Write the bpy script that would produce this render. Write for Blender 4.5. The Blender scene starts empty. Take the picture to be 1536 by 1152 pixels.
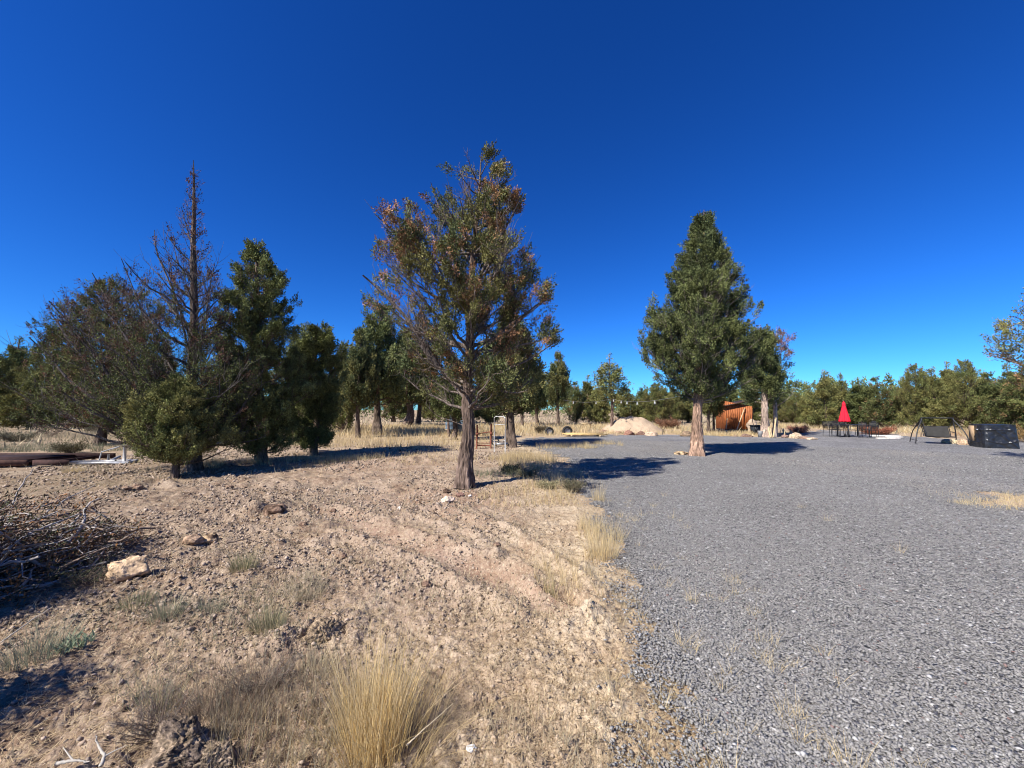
import bpy, math, numpy as np
from mathutils import Vector
rng = np.random.default_rng(11)
C = bpy.context.scene.collection
PI = math.pi
# ------------------------------------------------------------------ camera model
F = 600.0; CAMZ = 1.6; PITCH = math.atan(39 / 600.0)
def ray(px, py):
    u, v = (px - 768) / F, -(py - 576) / F
    return u, math.cos(PITCH) - v * math.sin(PITCH), math.sin(PITCH) + v * math.cos(PITCH)
# ------------------------------------------------------------------ noise
def _hsh(ix, iy, iz, s):
    n = (ix * 374761393 + iy * 668265263 + iz * 1103515245 + s * 1274126177) & 0xffffffff
    n = ((n ^ (n >> 13)) * 1274126177) & 0xffffffff
    n = ((n ^ (n >> 15)) * 668265263) & 0xffffffff
    return ((n ^ (n >> 16)) & 0xffff) / 65535.0
def vn(x, y, z=None, s=0):
    x = np.asarray(x, float); y = np.asarray(y, float)
    ix = np.floor(x).astype(np.int64); iy = np.floor(y).astype(np.int64)
    fx = x - ix; fy = y - iy
    fx = fx * fx * (3 - 2 * fx); fy = fy * fy * (3 - 2 * fy)
    def lay(iz):
        a = _hsh(ix, iy, iz, s); b = _hsh(ix + 1, iy, iz, s); c = _hsh(ix, iy + 1, iz, s); d = _hsh(ix + 1, iy + 1, iz, s)
        return (a * (1 - fx) + b * fx) * (1 - fy) + (c * (1 - fx) + d * fx) * fy
    if z is None: return lay(0)
    z = np.asarray(z, float); iz = np.floor(z).astype(np.int64); fz = z - iz; fz = fz * fz * (3 - 2 * fz)
    return lay(iz) * (1 - fz) + lay(iz + 1) * fz
def fbm(x, y, o=3, s=0):
    t = 0; a = .5; n = 0
    for i in range(o):
        t = t + a * vn(x * 2 ** i + 13.7 * i, y * 2 ** i - 7.1 * i, None, s + i); n += a; a *= .5
    return t / n
def sm(a, b, x): t = np.clip((x - a) / (b - a), 0, 1); return t * t * (3 - 2 * t)
def pdist(x, y, P, closed=False):
    """distance to a polyline, and whether inside when closed"""
    P = np.array(P, float); n = len(P); d = np.full(np.shape(x), 1e9); ins = np.zeros(np.shape(x), bool)
    for i in range(n if closed else n - 1):
        a = P[i]; b = P[(i + 1) % n]; ab = b - a
        t = np.clip(((x - a[0]) * ab[0] + (y - a[1]) * ab[1]) / (ab @ ab + 1e-12), 0, 1)
        d = np.minimum(d, np.hypot(x - a[0] - t * ab[0], y - a[1] - t * ab[1]))
        if closed:
            c = ((a[1] > y) != (b[1] > y)) & (x < (b[0] - a[0]) * (y - a[1]) / (b[1] - a[1] + 1e-12) + a[0]); ins ^= c
    return (np.where(ins, d, -d) if closed else d)
def G0(px, py):
    u, y, z = ray(px, py); t = -CAMZ / z; return (u * t, y * t)
# ------------------------------------------------------------------ terrain
YARD = [(.5, -9), (.62, 0), G0(1030, 1152), G0(985, 1000), G0(950, 900), G0(925, 850), G0(900, 770), G0(862, 742), G0(852, 690), G0(800, 672), G0(770, 664),
        G0(790, 657), G0(860, 655), G0(900, 653), G0(1000, 652), G0(1060, 653), G0(1100, 655), G0(1190, 656), G0(1205, 648), G0(1240, 645), G0(1300, 648), G0(1370, 655),
        G0(1440, 659), G0(1536, 662), (60, 21), (60, -9)]
ISLE = G0(1655, 762)
TRACK = [G0(480, 765), G0(560, 795), G0(660, 830), G0(745, 868), G0(830, 912)]
TRACK2 = [G0(640, 770), G0(740, 795), G0(810, 850), G0(870, 905)]
BERMS = [([G0(165, 742), G0(200, 733), G0(235, 722), G0(262, 730)], .1, .16), ([G0(330, 722), G0(420, 728), G0(500, 722)], .07, .3),
         ([G0(520, 700), G0(640, 690), G0(690, 686)], .1, .5), ([G0(420, 975), G0(480, 935), G0(520, 930)], .1, .12), ([G0(380, 770), G0(420, 762)], .12, .15)]
def yard_sd(x, y):
    sd = pdist(x, y, YARD, True)
    isl = np.hypot((x - ISLE[0]) / 1.9, (y - ISLE[1]) / .9) - .8 + 1.1 * (fbm(x * 1.4, y * 1.4, 2, 71) - .5)
    return np.minimum(sd, isl)
def yard_w(x, y):
    r = np.hypot(x, y)
    return yard_sd(x, y) + (fbm(x * 2.3, y * 2.3, 3, 5) - .5) * (.34 + .05 * r) + (vn(x * 11, y * 11, None, 8) - .5) * .22
def H(x, y):
    x = np.asarray(x, float); y = np.asarray(y, float); r = np.hypot(x, y)
    w = sm(.15, -.35, yard_sd(x, y)); fade = sm(40, 12, r); near = sm(9, 4, r)
    h = w * fade * (.10 * (fbm(x * .35, y * .35, 2, 1) - .42) + .07 * (fbm(x * 1.1, y * 1.1, 3, 2) - .5))
    c = fbm(x * 4.3, y * 4.3, 3, 3); patch = sm(.4, .62, fbm(x * .7, y * .7, 2, 9))
    t1 = pdist(x, y, TRACK); t2 = pdist(x, y, TRACK2)
    smooth = 1 - .8 * np.exp(-(t1 / .2) ** 2)
    h += w * sm(22, 8, r) * smooth * (.11 * (c - .5) * (.45 + .8 * patch) + .05 * np.abs(vn(x * 9 + c * 3, y * 9, None, 4) - .5))
    h += w * near * smooth * (.032 * (vn(x * 22, y * 22, None, 6) - .5) + .018 * (vn(x * 45, y * 45, None, 7) - .5))
    h += w * (-.05 * np.exp(-(t1 / .17) ** 2) + .045 * np.exp(-((t1 - .32) / .09) ** 2) * (.5 + c))
    h += w * (-.03 * np.exp(-(t2 / .14) ** 2) + .05 * np.exp(-((t2 - .26) / .08) ** 2) * (.4 + c))
    tread = np.sin((x * .8 + y * .6) * 34 + 4 * c) * .012
    h += w * np.exp(-((t2 - .05) / .3) ** 2) * tread
    for P, hh, s in BERMS: h += w * hh * np.exp(-(pdist(x, y, P) / s) ** 2) * (.35 + 1.2 * c)
    h += (1 - w) * .012 * (fbm(x * .8, y * .8, 2, 12) - .5)
    h += sm(60, 300, r) * 1.2
    return h
def h1(x, y): return float(H(np.array([x]), np.array([y]))[0])
def G(px, py):
    u, yy, z = ray(px, py); g = 0.0
    for i in range(4):
        t = (g - CAMZ) / z; x, y = u * t, yy * t; g = h1(x, y)
    return x, y, g
def Z_at(py, Y):
    u, yy, z = ray(768, py); return CAMZ + Y * z / yy
def X_at(px, Y, py=600):
    u, yy, z = ray(px, py); return Y * u / yy
# ------------------------------------------------------------------ materials
def mat(name, col=(.5, .5, .5), rough=.85, bump=0, bscale=20, var=0, vscale=6, metal=0, attr=None, stretch=None, spec=.3, dist=.02, tint=None, coord='Object', trans=0):
    m = bpy.data.materials.new(name); m.use_nodes = True; N = m.node_tree.nodes; L = m.node_tree.links
    b = N['Principled BSDF']; b.inputs['Roughness'].default_value = rough; b.inputs['Metallic'].default_value = metal
    b.inputs['Specular IOR Level'].default_value = spec
    tc = N.new('ShaderNodeTexCoord'); vec = tc.outputs[coord]
    if stretch:
        mp = N.new('ShaderNodeMapping'); mp.inputs['Scale'].default_value = stretch; L.new(vec, mp.inputs['Vector']); vec = mp.outputs[0]
    if attr:
        a = N.new('ShaderNodeAttribute'); a.attribute_name = attr; src = a.outputs['Color']
    else:
        a = N.new('ShaderNodeRGB'); a.outputs[0].default_value = (*col, 1); src = a.outputs[0]
    if var:
        n = N.new('ShaderNodeTexNoise'); n.inputs['Scale'].default_value = vscale; n.inputs['Detail'].default_value = 5; L.new(vec, n.inputs['Vector'])
        r = N.new('ShaderNodeMapRange'); r.inputs[1].default_value = .3; r.inputs[2].default_value = .7; r.inputs[3].default_value = 0; r.inputs[4].default_value = 1
        L.new(n.outputs[0], r.inputs[0])
        mx = N.new('ShaderNodeMix'); mx.data_type = 'RGBA'; mx.blend_type = 'MULTIPLY'; mx.inputs[0].default_value = 1
        cr = N.new('ShaderNodeMix'); cr.data_type = 'RGBA'; t = tint or (1, 1, 1)
        cr.inputs[6].default_value = (*[max(0, 1 - var) * q for q in t], 1); cr.inputs[7].default_value = (1 + var, 1 + var, 1 + var, 1)
        L.new(r.outputs[0], cr.inputs[0]); L.new(src, mx.inputs[6]); L.new(cr.outputs[2], mx.inputs[7]); src = mx.outputs[2]
    L.new(src, b.inputs['Base Color'])
    if bump:
        n2 = N.new('ShaderNodeTexNoise'); n2.inputs['Scale'].default_value = bscale; n2.inputs['Detail'].default_value = 6; L.new(vec, n2.inputs['Vector'])
        bp = N.new('ShaderNodeBump'); bp.inputs['Strength'].default_value = bump; bp.inputs['Distance'].default_value = dist
        L.new(n2.outputs[0], bp.inputs['Height']); L.new(bp.outputs[0], b.inputs['Normal'])
    if trans:
        tr = N.new('ShaderNodeBsdfTranslucent'); L.new(src, tr.inputs['Color']); ms = N.new('ShaderNodeMixShader'); ms.inputs[0].default_value = trans
        L.new(b.outputs[0], ms.inputs[1]); L.new(tr.outputs[0], ms.inputs[2]); L.new(ms.outputs[0], N['Material Output'].inputs['Surface'])
    return m
M = dict(
    leaf=mat('foliage', attr='Col', rough=.85, spec=.12, trans=.08),
    bark=mat('bark', attr='Col', rough=.95, bump=1, bscale=11, var=.6, vscale=9, stretch=(3, 3, .6), spec=.05, dist=.04),
    twig=mat('twig', attr='Col', rough=.9, spec=.1),
    grass=mat('dry_grass_blades', attr='Col', rough=.75, spec=.2, trans=.3),
    stone=mat('gravel_chips', attr='Col', rough=.8, spec=.35),
    rock=mat('rock', attr='Col', rough=.95, bump=1, bscale=32, var=.45, vscale=22, spec=.08, dist=.02),
    clod=mat('dry_soil', attr='Col', rough=1, bump=.6, bscale=30, var=.2, vscale=20, spec=.05, dist=.01),
    black_metal=mat('black_metal', (.02, .02, .022), .45, spec=.4, var=.3, vscale=8),
    dark_sling=mat('dark_sling_fabric', (.03, .029, .027), .8, bump=.3, bscale=120, var=.2),
    red=mat('red_fabric', (.75, .012, .035), .8, bump=.25, bscale=25, var=.12, vscale=5),
    pole=mat('umbrella_pole', (.09, .07, .06), .5),
    cover=mat('black_vinyl', (.014, .015, .018), .34, bump=.5, bscale=7, spec=.6, dist=.05, var=.3, vscale=4),
    tan_panel=mat('tan_panel', (.36, .25, .15), .8, var=.3, vscale=12, stretch=(4, 4, .5)),
    white=mat('white_paint', (.5, .5, .48), .5, var=.25, vscale=7, tint=(.9, .85, .8)),
    label=mat('white_tag', (.8, .8, .8), .6),
    rust=mat('rusty_iron', (.17, .06, .035), .95, bump=.5, bscale=40, var=.5, vscale=15, dist=.006),
    dark_rust=mat('dark_rusty_steel', (.045, .022, .018), .9, bump=.4, bscale=30, var=.5, vscale=9, dist=.006),
    brown_paint=mat('faded_brown_paint', (.10, .05, .035), .8, var=.4, vscale=7),
    grey_metal=mat('galvanised_metal', (.3, .3, .3), .45, metal=.4, var=.3, vscale=9),
    drum=mat('blue_grey_drum', (.11, .15, .19), .5, var=.35, vscale=5, bump=.1),
    wood_or=mat('orange_stained_planks', (.34, .115, .036), .65, bump=.4, bscale=14, var=.5, vscale=5, stretch=(9, 9, .7), tint=(.8, .6, .5), dist=.01),
    roof=mat('dark_roofing', (.05, .03, .022), .9, var=.4, vscale=8, bump=.3),
    pale_wood=mat('weathered_pale_wood', (.5, .38, .22), .9, bump=.4, bscale=20, var=.35, vscale=8, stretch=(6, 6, .8)),
    yellow_wood=mat('new_yellow_lumber', (.55, .38, .16), .8, var=.3, vscale=8, bump=.2),
    slab=mat('pale_concrete_slab', (.62, .57, .5), .9, bump=.4, bscale=18, var=.25, vscale=6),
    rubber=mat('old_rubber', (.022, .022, .022), .9, var=.4, bump=.4, bscale=40, dist=.005),
    tan_cloth=mat('faded_tan_tarp', (.34, .26, .19), .9, bump=.5, bscale=6, var=.3, dist=.05),
    dark_plastic=mat('dark_plastic', (.03, .035, .04), .5, var=.3),
    bulb=mat('glass_bulb', (.4, .4, .37), .15, spec=.6),
)
def set_ground_mats():
    # dry earth: macro colour attribute * multi-scale noise, straw litter flecks
    m = bpy.data.materials.new('dry_earth'); m.use_nodes = True; N = m.node_tree.nodes; L = m.node_tree.links; b = N['Principled BSDF']
    b.inputs['Roughness'].default_value = 1; b.inputs['Specular IOR Level'].default_value = .05
    tc = N.new('ShaderNodeTexCoord'); at = N.new('ShaderNodeAttribute'); at.attribute_name = 'Col'
    def noise(sc, det=6, st=None):
        n = N.new('ShaderNodeTexNoise'); n.inputs['Scale'].default_value = sc; n.inputs['Detail'].default_value = det
        v = tc.outputs['Object']
        if st:
            mp = N.new('ShaderNodeMapping'); mp.inputs['Scale'].default_value = st; mp.inputs['Rotation'].default_value = (0, 0, .6); L.new(v, mp.inputs[0]); v = mp.outputs[0]
        L.new(v, n.inputs['Vector']); return n.outputs[0]
    def rng_(src, a, b_, c, d):
        r = N.new('ShaderNodeMapRange'); [setattr(r.inputs[i + 1], 'default_value', q) for i, q in enumerate((a, b_, c, d))]; L.new(src, r.inputs[0]); return r.outputs[0]
    def mixc(fac, A, B, mode='MIX'):
        x = N.new('ShaderNodeMix'); x.data_type = 'RGBA'; x.blend_type = mode
        for s, v in ((0, fac), (6, A), (7, B)):
            if isinstance(v, (tuple, float, int)): x.inputs[s].default_value = v if s == 0 else (*v, 1)
            else: L.new(v, x.inputs[s])
        return x.outputs[2]
    c = mixc(rng_(noise(1.6), .42, .62, 0, .75), at.outputs['Color'], mixc(1., at.outputs['Color'], (.62, .53, .47), 'MULTIPLY'))
    c = mixc(rng_(noise(9), .45, .7, 0, .55), c, (.43, .345, .25))
    c = mixc(rng_(noise(38), .50, .68, 0, .7), c, (.13, .085, .055))
    c = mixc(rng_(noise(60, 4, (1, .25, 1)), .55, .7, 0, .6), c, (.55, .46, .32))
    L.new(c, b.inputs['Base Color'])
    b1 = N.new('ShaderNodeBump'); b1.inputs['Strength'].default_value = .8; b1.inputs['Distance'].default_value = .035; L.new(noise(11), b1.inputs['Height'])
    b2 = N.new('ShaderNodeBump'); b2.inputs['Strength'].default_value = .8; b2.inputs['Distance'].default_value = .012; L.new(noise(70, 3), b2.inputs['Height']); L.new(b1.outputs[0], b2.inputs['Normal'])
    L.new(b2.outputs[0], b.inputs['Normal'])
    # gravel bed: crushed blue-grey stone, chips as voronoi cells
    g = bpy.data.materials.new('crushed_grey_stone'); g.use_nodes = True; N = g.node_tree.nodes; L = g.node_tree.links; b = N['Principled BSDF']
    b.inputs['Roughness'].default_value = .85; b.inputs['Specular IOR Level'].default_value = .25
    tc = N.new('ShaderNodeTexCoord')
    v = N.new('ShaderNodeTexVoronoi'); v.inputs['Scale'].default_value = 30; L.new(tc.outputs['Object'], v.inputs['Vector'])
    cr = N.new('ShaderNodeValToRGB'); e = cr.color_ramp.elements; e[0].position = 0; e[0].color = (.11, .107, .104, 1); e[1].position = 1; e[1].color = (.45, .45, .44, 1)
    for p, q in ((.35, (.19, .185, .178)), (.8, (.265, .258, .248)), (.93, (.34, .335, .325))): x = cr.color_ramp.elements.new(p); x.color = (*q, 1)
    sp = N.new('ShaderNodeSeparateColor'); L.new(v.outputs['Color'], sp.inputs[0]); L.new(sp.outputs[0], cr.inputs[0])
    n3 = N.new('ShaderNodeTexNoise'); n3.inputs['Scale'].default_value = .55; n3.inputs['Detail'].default_value = 5; L.new(tc.outputs['Object'], n3.inputs['Vector'])
    r3 = N.new('ShaderNodeMapRange'); [setattr(r3.inputs[i + 1], 'default_value', q) for i, q in enumerate((.35, .7, .82, 1.12))]; L.new(n3.outputs[0], r3.inputs[0])
    mx = N.new('ShaderNodeMix'); mx.data_type = 'RGBA'; mx.blend_type = 'MULTIPLY'; mx.inputs[0].default_value = 1; L.new(cr.outputs[0], mx.inputs[6]); L.new(r3.outputs[0], mx.inputs[7])
    L.new(mx.outputs[2], b.inputs['Base Color'])
    bp = N.new('ShaderNodeBump'); bp.inputs['Strength'].default_value = 1; bp.inputs['Distance'].default_value = .03; L.new(v.outputs['Distance'], bp.inputs['Height']); bp.invert = True
    bq = N.new('ShaderNodeBump'); bq.inputs['Strength'].default_value = 1; bq.inputs['Distance'].default_value = .05
    n4 = N.new('ShaderNodeTexNoise'); n4.inputs['Scale'].default_value = 13; L.new(tc.outputs['Object'], n4.inputs['Vector']); L.new(n4.outputs[0], bq.inputs['Height']); L.new(bp.outputs[0], bq.inputs['Normal'])
    L.new(bq.outputs[0], b.inputs['Normal'])
    return m, g
M['earth'], M['gravel'] = set_ground_mats()
# ------------------------------------------------------------------ mesh helpers
class Geo:
    def __init__(s): s.V = []; s.F = []; s.Cc = []; s.n = 0
    def add(s, V, Fs, col=None):
        V = np.asarray(V, float).reshape(-1, 3)
        s.V.append(V)
        for f in (Fs if isinstance(Fs, list) else [Fs]): s.F.append(np.asarray(f, np.int64) + s.n)
        c = np.empty((len(V), 3)); c[:] = (.5, .5, .5) if col is None else col
        s.Cc.append(c); s.n += len(V); return s
    def build(s, name, m, parent=None, smooth=False, loc=None):
        V = np.concatenate(s.V); me = bpy.data.meshes.new(name)
        me.vertices.add(len(V)); me.vertices.foreach_set('co', V.astype(np.float32).ravel())
        loops = np.concatenate([f.ravel() for f in s.F]); tot = np.concatenate([np.full(len(f), f.shape[1]) for f in s.F])
        me.loops.add(len(loops)); me.loops.foreach_set('vertex_index', loops.astype(np.int32))
        me.polygons.add(len(tot)); st = np.concatenate([[0], np.cumsum(tot)[:-1]]); me.polygons.foreach_set('loop_start', st.astype(np.int32))
        me.update(calc_edges=True)
        c = np.concatenate(s.Cc); c = np.concatenate([c, np.ones((len(c), 1))], 1)
        a = me.color_attributes.new('Col', 'FLOAT_COLOR', 'POINT'); a.data.foreach_set('color', c.astype(np.float32).ravel())
        if smooth: me.polygons.foreach_set('use_smooth', np.ones(len(tot), bool))
        me.materials.append(m); o = bpy.data.objects.new(name, me); C.objects.link(o)
        if parent: o.parent = parent
        if loc is not None: o.location = loc
        return o
def norm(v): return v / (np.linalg.norm(v, axis=-1, keepdims=True) + 1e-9)
def tubes(P, R, S=5):
    P = np.asarray(P, float); R = np.asarray(R, float); B, K, _ = P.shape
    T = norm(np.gradient(P, axis=1)); D = norm(P[:, -1] - P[:, 0])
    ref = np.where(np.abs(D[:, 2:3]) > .8, [[1., 0, 0]], [[0, 0, 1.]])[:, None]
    U = norm(np.cross(T, ref)); W = np.cross(T, U)
    a = np.arange(S) * 2 * PI / S
    V = P[:, :, None] + R[:, :, None, None] * (np.cos(a)[:, None] * U[:, :, None] + np.sin(a)[:, None] * W[:, :, None])
    i = np.arange(B)[:, None, None] * K * S + np.arange(K - 1)[None, :, None] * S; j = np.arange(S)[None, None]; j2 = (j + 1) % S
    Fq = np.stack([i + j, i + j2, i + S + j2, i + S + j], -1).reshape(-1, 4)
    caps = []
    if S > 3:
        for k in (0, K - 1):
            r = np.arange(B)[:, None] * K * S + k * S + np.arange(S); caps.append(r[:, ::-1] if k else r)
    return V.reshape(-1, 3), [Fq] + caps
BOXF = np.array([[0, 3, 2, 1], [4, 5, 6, 7], [0, 1, 5, 4], [1, 2, 6, 5], [2, 3, 7, 6], [3, 0, 4, 7]])
def box(c, s, rz=0, tilt=0, col=None):
    x, y, z = np.array(s) / 2; V = np.array([(-x, -y, -z), (x, -y, -z), (x, y, -z), (-x, y, -z), (-x, -y, z), (x, -y, z), (x, y, z), (-x, y, z)], float)
    if tilt: V = V @ np.array([[math.cos(tilt), 0, -math.sin(tilt)], [0, 1, 0], [math.sin(tilt), 0, math.cos(tilt)]])
    if rz: V = V @ np.array([[math.cos(rz), math.sin(rz), 0], [-math.sin(rz), math.cos(rz), 0], [0, 0, 1]])
    return V + np.array(c), BOXF, col
def bar(g, pts, r, S=8, col=None):
    pts = np.array(pts, float); V, Fq = tubes(pts[None], np.full((1, len(pts)), r) if np.isscalar(r) else np.array(r)[None], S); g.add(V, Fq, col); return g
def lathe(g, prof, S=20, c=(0, 0, 0), mod=None, col=None):
    prof = np.array(prof, float); a = np.arange(S) * 2 * PI / S
    r = prof[:, 0:1] * (np.ones(S) if mod is None else mod(a, prof))
    V = np.stack([r * np.cos(a) + c[0], r * np.sin(a) + c[1], np.repeat(prof[:, 1:2], S, 1) + c[2]], -1).reshape(-1, 3)
    i = np.arange(len(prof) - 1)[:, None] * S; j = np.arange(S)[None]; j2 = (j + 1) % S
    g.add(V, np.stack([i + j, i + j2, i + S + j2, i + S + j], -1).reshape(-1, 4), col); return g
def spline(pts, K):
    P = np.array(pts, float); n = len(P)
    if n == 2: t = np.linspace(0, 1, K)[:, None]; return P[0] * (1 - t) + P[1] * t
    Q = np.vstack([2 * P[0] - P[1], P, 2 * P[-1] - P[-2]]); t = np.linspace(0, n - 1 - 1e-6, K); i = t.astype(int); f = (t - i)[:, None]
    a, b, c, d = Q[i], Q[i + 1], Q[i + 2], Q[i + 3]
    return .5 * ((2 * b) + (c - a) * f + (2 * a - 5 * b + 4 * c - d) * f ** 2 + (3 * b - a - 3 * c + d) * f ** 3)
def tag(o, label=None, cat=None, group=None, kind=None):
    for k, v in (('label', label), ('category', cat), ('group', group), ('kind', kind)):
        if v: o[k] = v
    return o
def empty(name, loc, rz=0, label=None, cat=None, group=None):
    o = bpy.data.objects.new(name, None); C.objects.link(o); o.location = loc; o.rotation_euler = (0, 0, rz); o.empty_display_size = .2
    return tag(o, label, cat, group)
def copy_tree(o, loc, rz=0, sc=(1, 1, 1), label=None):
    r = o.copy(); C.objects.link(r); r.location = loc; r.rotation_euler = (0, 0, rz); r.scale = sc
    if label: r['label'] = label
    for ch in list(o.children):
        c = ch.copy(); C.objects.link(c); c.parent = r
        for g in list(ch.children):
            d = g.copy(); C.objects.link(d); d.parent = c
    return r
# ------------------------------------------------------------------ ground and gravel sheets
def fan(angs, rad):
    A, R = np.meshgrid(angs, rad, indexing='ij'); x = R * np.sin(A); y = R * np.cos(A); return x, y
front = np.linspace(math.radians(-66), math.radians(66), 860); back = np.linspace(math.radians(66), math.radians(294), 60)[1:-1]
angs = np.concatenate([front, back]); rad = np.concatenate([np.exp(np.linspace(math.log(.25), math.log(60), 760)), np.exp(np.linspace(math.log(62), math.log(1500), 40))])
X, Y = fan(angs, rad); Zg = H(X, Y)
na, nr = X.shape
i = np.arange(na)[:, None]; j = np.arange(nr - 1)[None]; i2 = (i + 1) % na
FQ = np.stack([i * nr + j, i * nr + j + 1, i2 * nr + j + 1, i2 * nr + j], -1).reshape(-1, 4)[:, ::-1]
YW = yard_w(X, Y)
def blend(col, c2, w): w = np.clip(w, 0, 1)[..., None]; return col * (1 - w) + np.array(c2) * w
def gauss(x, y, px, py, r, asp=1.):
    a, b = G0(px, py); return np.exp(-(((x - a)) ** 2 + ((y - b) / asp) ** 2) / r ** 2)
base = np.empty(X.shape + (3,)); base[:] = (.355, .275, .205)
sd = yard_sd(X, Y); Rr = np.hypot(X, Y)
base = blend(base, (.50, .405, .28), sm(-1.8, -.2, sd) * .85)                     # pale straw-strewn strip by the gravel
base = blend(base, (.45, .345, .225), sm(14, 24, Rr) * .8)                         # dry grass beyond
base = blend(base, (.225, .165, .12), sm(-.8, -5, X / np.maximum(Rr, .1) * 6) * .85 * sm(20, 12, Rr))
base = blend(base, (.235, .185, .125), sm(-3, -5.5, X / np.maximum(Rr, .1) * 6) * .8 * sm(9, 13, Rr))   # browner soil to the left
base = blend(base, (.345, .235, .172), (np.exp(-(pdist(X, Y, TRACK) / .25) ** 2) + gauss(X, Y, 700, 748, .8) + .8 * gauss(X, Y, 560, 700, 2) + gauss(X, Y, 640, 745, 1.0)) * .75)
gr = Geo(); keep = np.ones(len(FQ), bool)
iv = np.arange(nr * na); 
gr.add(np.stack([X, Y, Zg], -1), FQ, base.reshape(-1, 3))
# close the hole at the camera's feet
cen = len(iv); gr.V[0] = np.vstack([gr.V[0], [[0, 0, 0]]]); gr.Cc[0] = np.vstack([gr.Cc[0], [[.3, .2, .13]]]); gr.n += 1
gr.F.append(np.stack([np.arange(na) * nr, (np.arange(na) + 1) % na * nr, np.full(na, cen)], -1)[:, ::-1].copy())
ground = gr.build('ground', M['earth'], smooth=True); tag(ground, kind='structure')
sel = (YW > 0).ravel(); fk = sel[FQ].all(1) & (Rr.ravel()[FQ].max(1) < 62)
used = np.unique(FQ[fk]); remap = np.full(na * nr, -1); remap[used] = np.arange(len(used))
lift = .004 + .012 * sm(0, .3, YW).ravel()
gv = np.stack([X, Y, Zg], -1).reshape(-1, 3)[used]; gv[:, 2] += lift[used]
tag(Geo().add(gv, remap[FQ[fk]], (.2, .21, .23)).build('gravel_yard', M['gravel'], smooth=True), kind='structure')
# ------------------------------------------------------------------ loose gravel, clods
def rand_rot(n):
    q = rng.normal(size=(n, 4)); q /= np.linalg.norm(q, axis=1, keepdims=True); w, x, y, z = q.T
    return np.stack([1 - 2 * (y * y + z * z), 2 * (x * y - z * w), 2 * (x * z + y * w), 2 * (x * y + z * w), 1 - 2 * (x * x + z * z), 2 * (y * z - x * w), 2 * (x * z - y * w), 2 * (y * z + x * w), 1 - 2 * (x * x + y * y)], -1).reshape(-1, 3, 3)
OCT = np.array([(1, 0, 0), (.2, 1, .1), (-1, .1, 0), (-.1, -1, 0), (.1, .1, 1), (-.1, 0, -1)], float)
OF = np.array([[0, 1, 4], [1, 2, 4], [2, 3, 4], [3, 0, 4], [1, 0, 5], [2, 1, 5], [3, 2, 5], [0, 3, 5]])
def chips(P, size, cols, flat=.5, tilt=.35):
    n = len(P); V = OCT[None] * (1 + .45 * rng.uniform(-1, 1, (n, 6, 3))) * np.array([1, 1, flat]); V = V * (size[:, None, None] * rng.uniform(.65, 1.25, (n, 1, 3)))
    a = rng.uniform(0, 2 * PI, n); c, s = np.cos(a), np.sin(a); x = V[..., 0] * c[:, None] - V[..., 1] * s[:, None]; y = V[..., 0] * s[:, None] + V[..., 1] * c[:, None]
    V = np.stack([x, y, V[..., 2] + tilt * x * rng.normal(size=(n, 1)) + tilt * y * rng.normal(size=(n, 1))], -1)
    return (V + P[:, None]).reshape(-1, 3), (OF[None] + 6 * np.arange(n)[:, None, None]).reshape(-1, 3), np.repeat(cols, 6, 0)
def cast(n, r0, r1, a0=-60, a1=60, p=2.0):
    """scatter points round the camera's foot, density falling with distance"""
    u = rng.random(n)
    r = np.exp(np.log(r0) + u * (np.log(r1) - np.log(r0))) if p == 2 else (r0 ** (2 - p) + u * (r1 ** (2 - p) - r0 ** (2 - p))) ** (1 / (2 - p))
    a = np.radians(rng.uniform(a0, a1, n)); return r * np.sin(a), r * np.cos(a)
x, y = cast(360000, 1.5, 22, -10, 60); w = yard_w(x, y); k = w + rng.normal(size=len(x)) * .10 - .03 > 0; x, y = x[k], y[k]; n = len(x); w = w[k]
r = np.hypot(x, y); t = rng.random(n)
cc = np.array([.180, .174, .165]) + t[:, None] ** 1.4 * np.array([.13, .125, .112]); dust = sm(.5, .7, fbm(x * .6 + 3, y * .25, 3, 61))[:, None]; cc = cc * (1 - .3 * dust) + dust * np.array([.105, .093, .078]); b = rng.random(n)
cc[b > .99] = [.40, .39, .37]; cc[b < .006] = [.22, .15, .13]; cc[(b > .02) & (b < .05)] = [.07, .07, .078]
size = rng.uniform(.005, .0125, n) * (1 + .05 * np.maximum(r - 2, 0)); size[b > .985] *= 1.4
P = np.stack([x, y, H(x, y) + .012 + rng.random(n) * .012 + .25 * size], -1)
g = Geo(); g.add(*chips(P, size, cc, .42, .2)); tag(g.build('gravel', M['stone']), kind='stuff', label='loose blue grey crushed stone chips', cat='gravel')
x, y = cast(150000, 1.3, 20, -62, 30); sdv = yard_sd(x, y); k = (sdv < .05) & (rng.random(len(x)) < .12 + sm(.42, .62, fbm(x * .9, y * .9, 3, 9)) * (1 - .75 * sm(-1.6, -.4, sdv))); x, y = x[k], y[k]; n = len(x); r = np.hypot(x, y)
size = .0025 + .008 * rng.random(n) ** 3 * (1 + .22 * r) + .0008 * r; big = rng.random(n) < .004; size[big] = rng.uniform(.006, .012, big.sum()) * (1 + .35 * r[big])
cc = np.array([.28, .215, .16]) * rng.uniform(.4, 1.5, (n, 1)) + rng.uniform(0, .06, (n, 1)); cc[rng.random(n) < .10] = [.07, .05, .04]; cc = blend(cc, (.42, .32, .2), sm(-2, 0, yard_sd(x, y)) * .6)
g = Geo(); g.add(*chips(np.stack([x, y, H(x, y) + size * .2], -1), size, cc, .75, .3)); tag(g.build('soil_clods', M['clod']), kind='stuff', label='small crumbly clods of dry brown soil', cat='soil')
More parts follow.
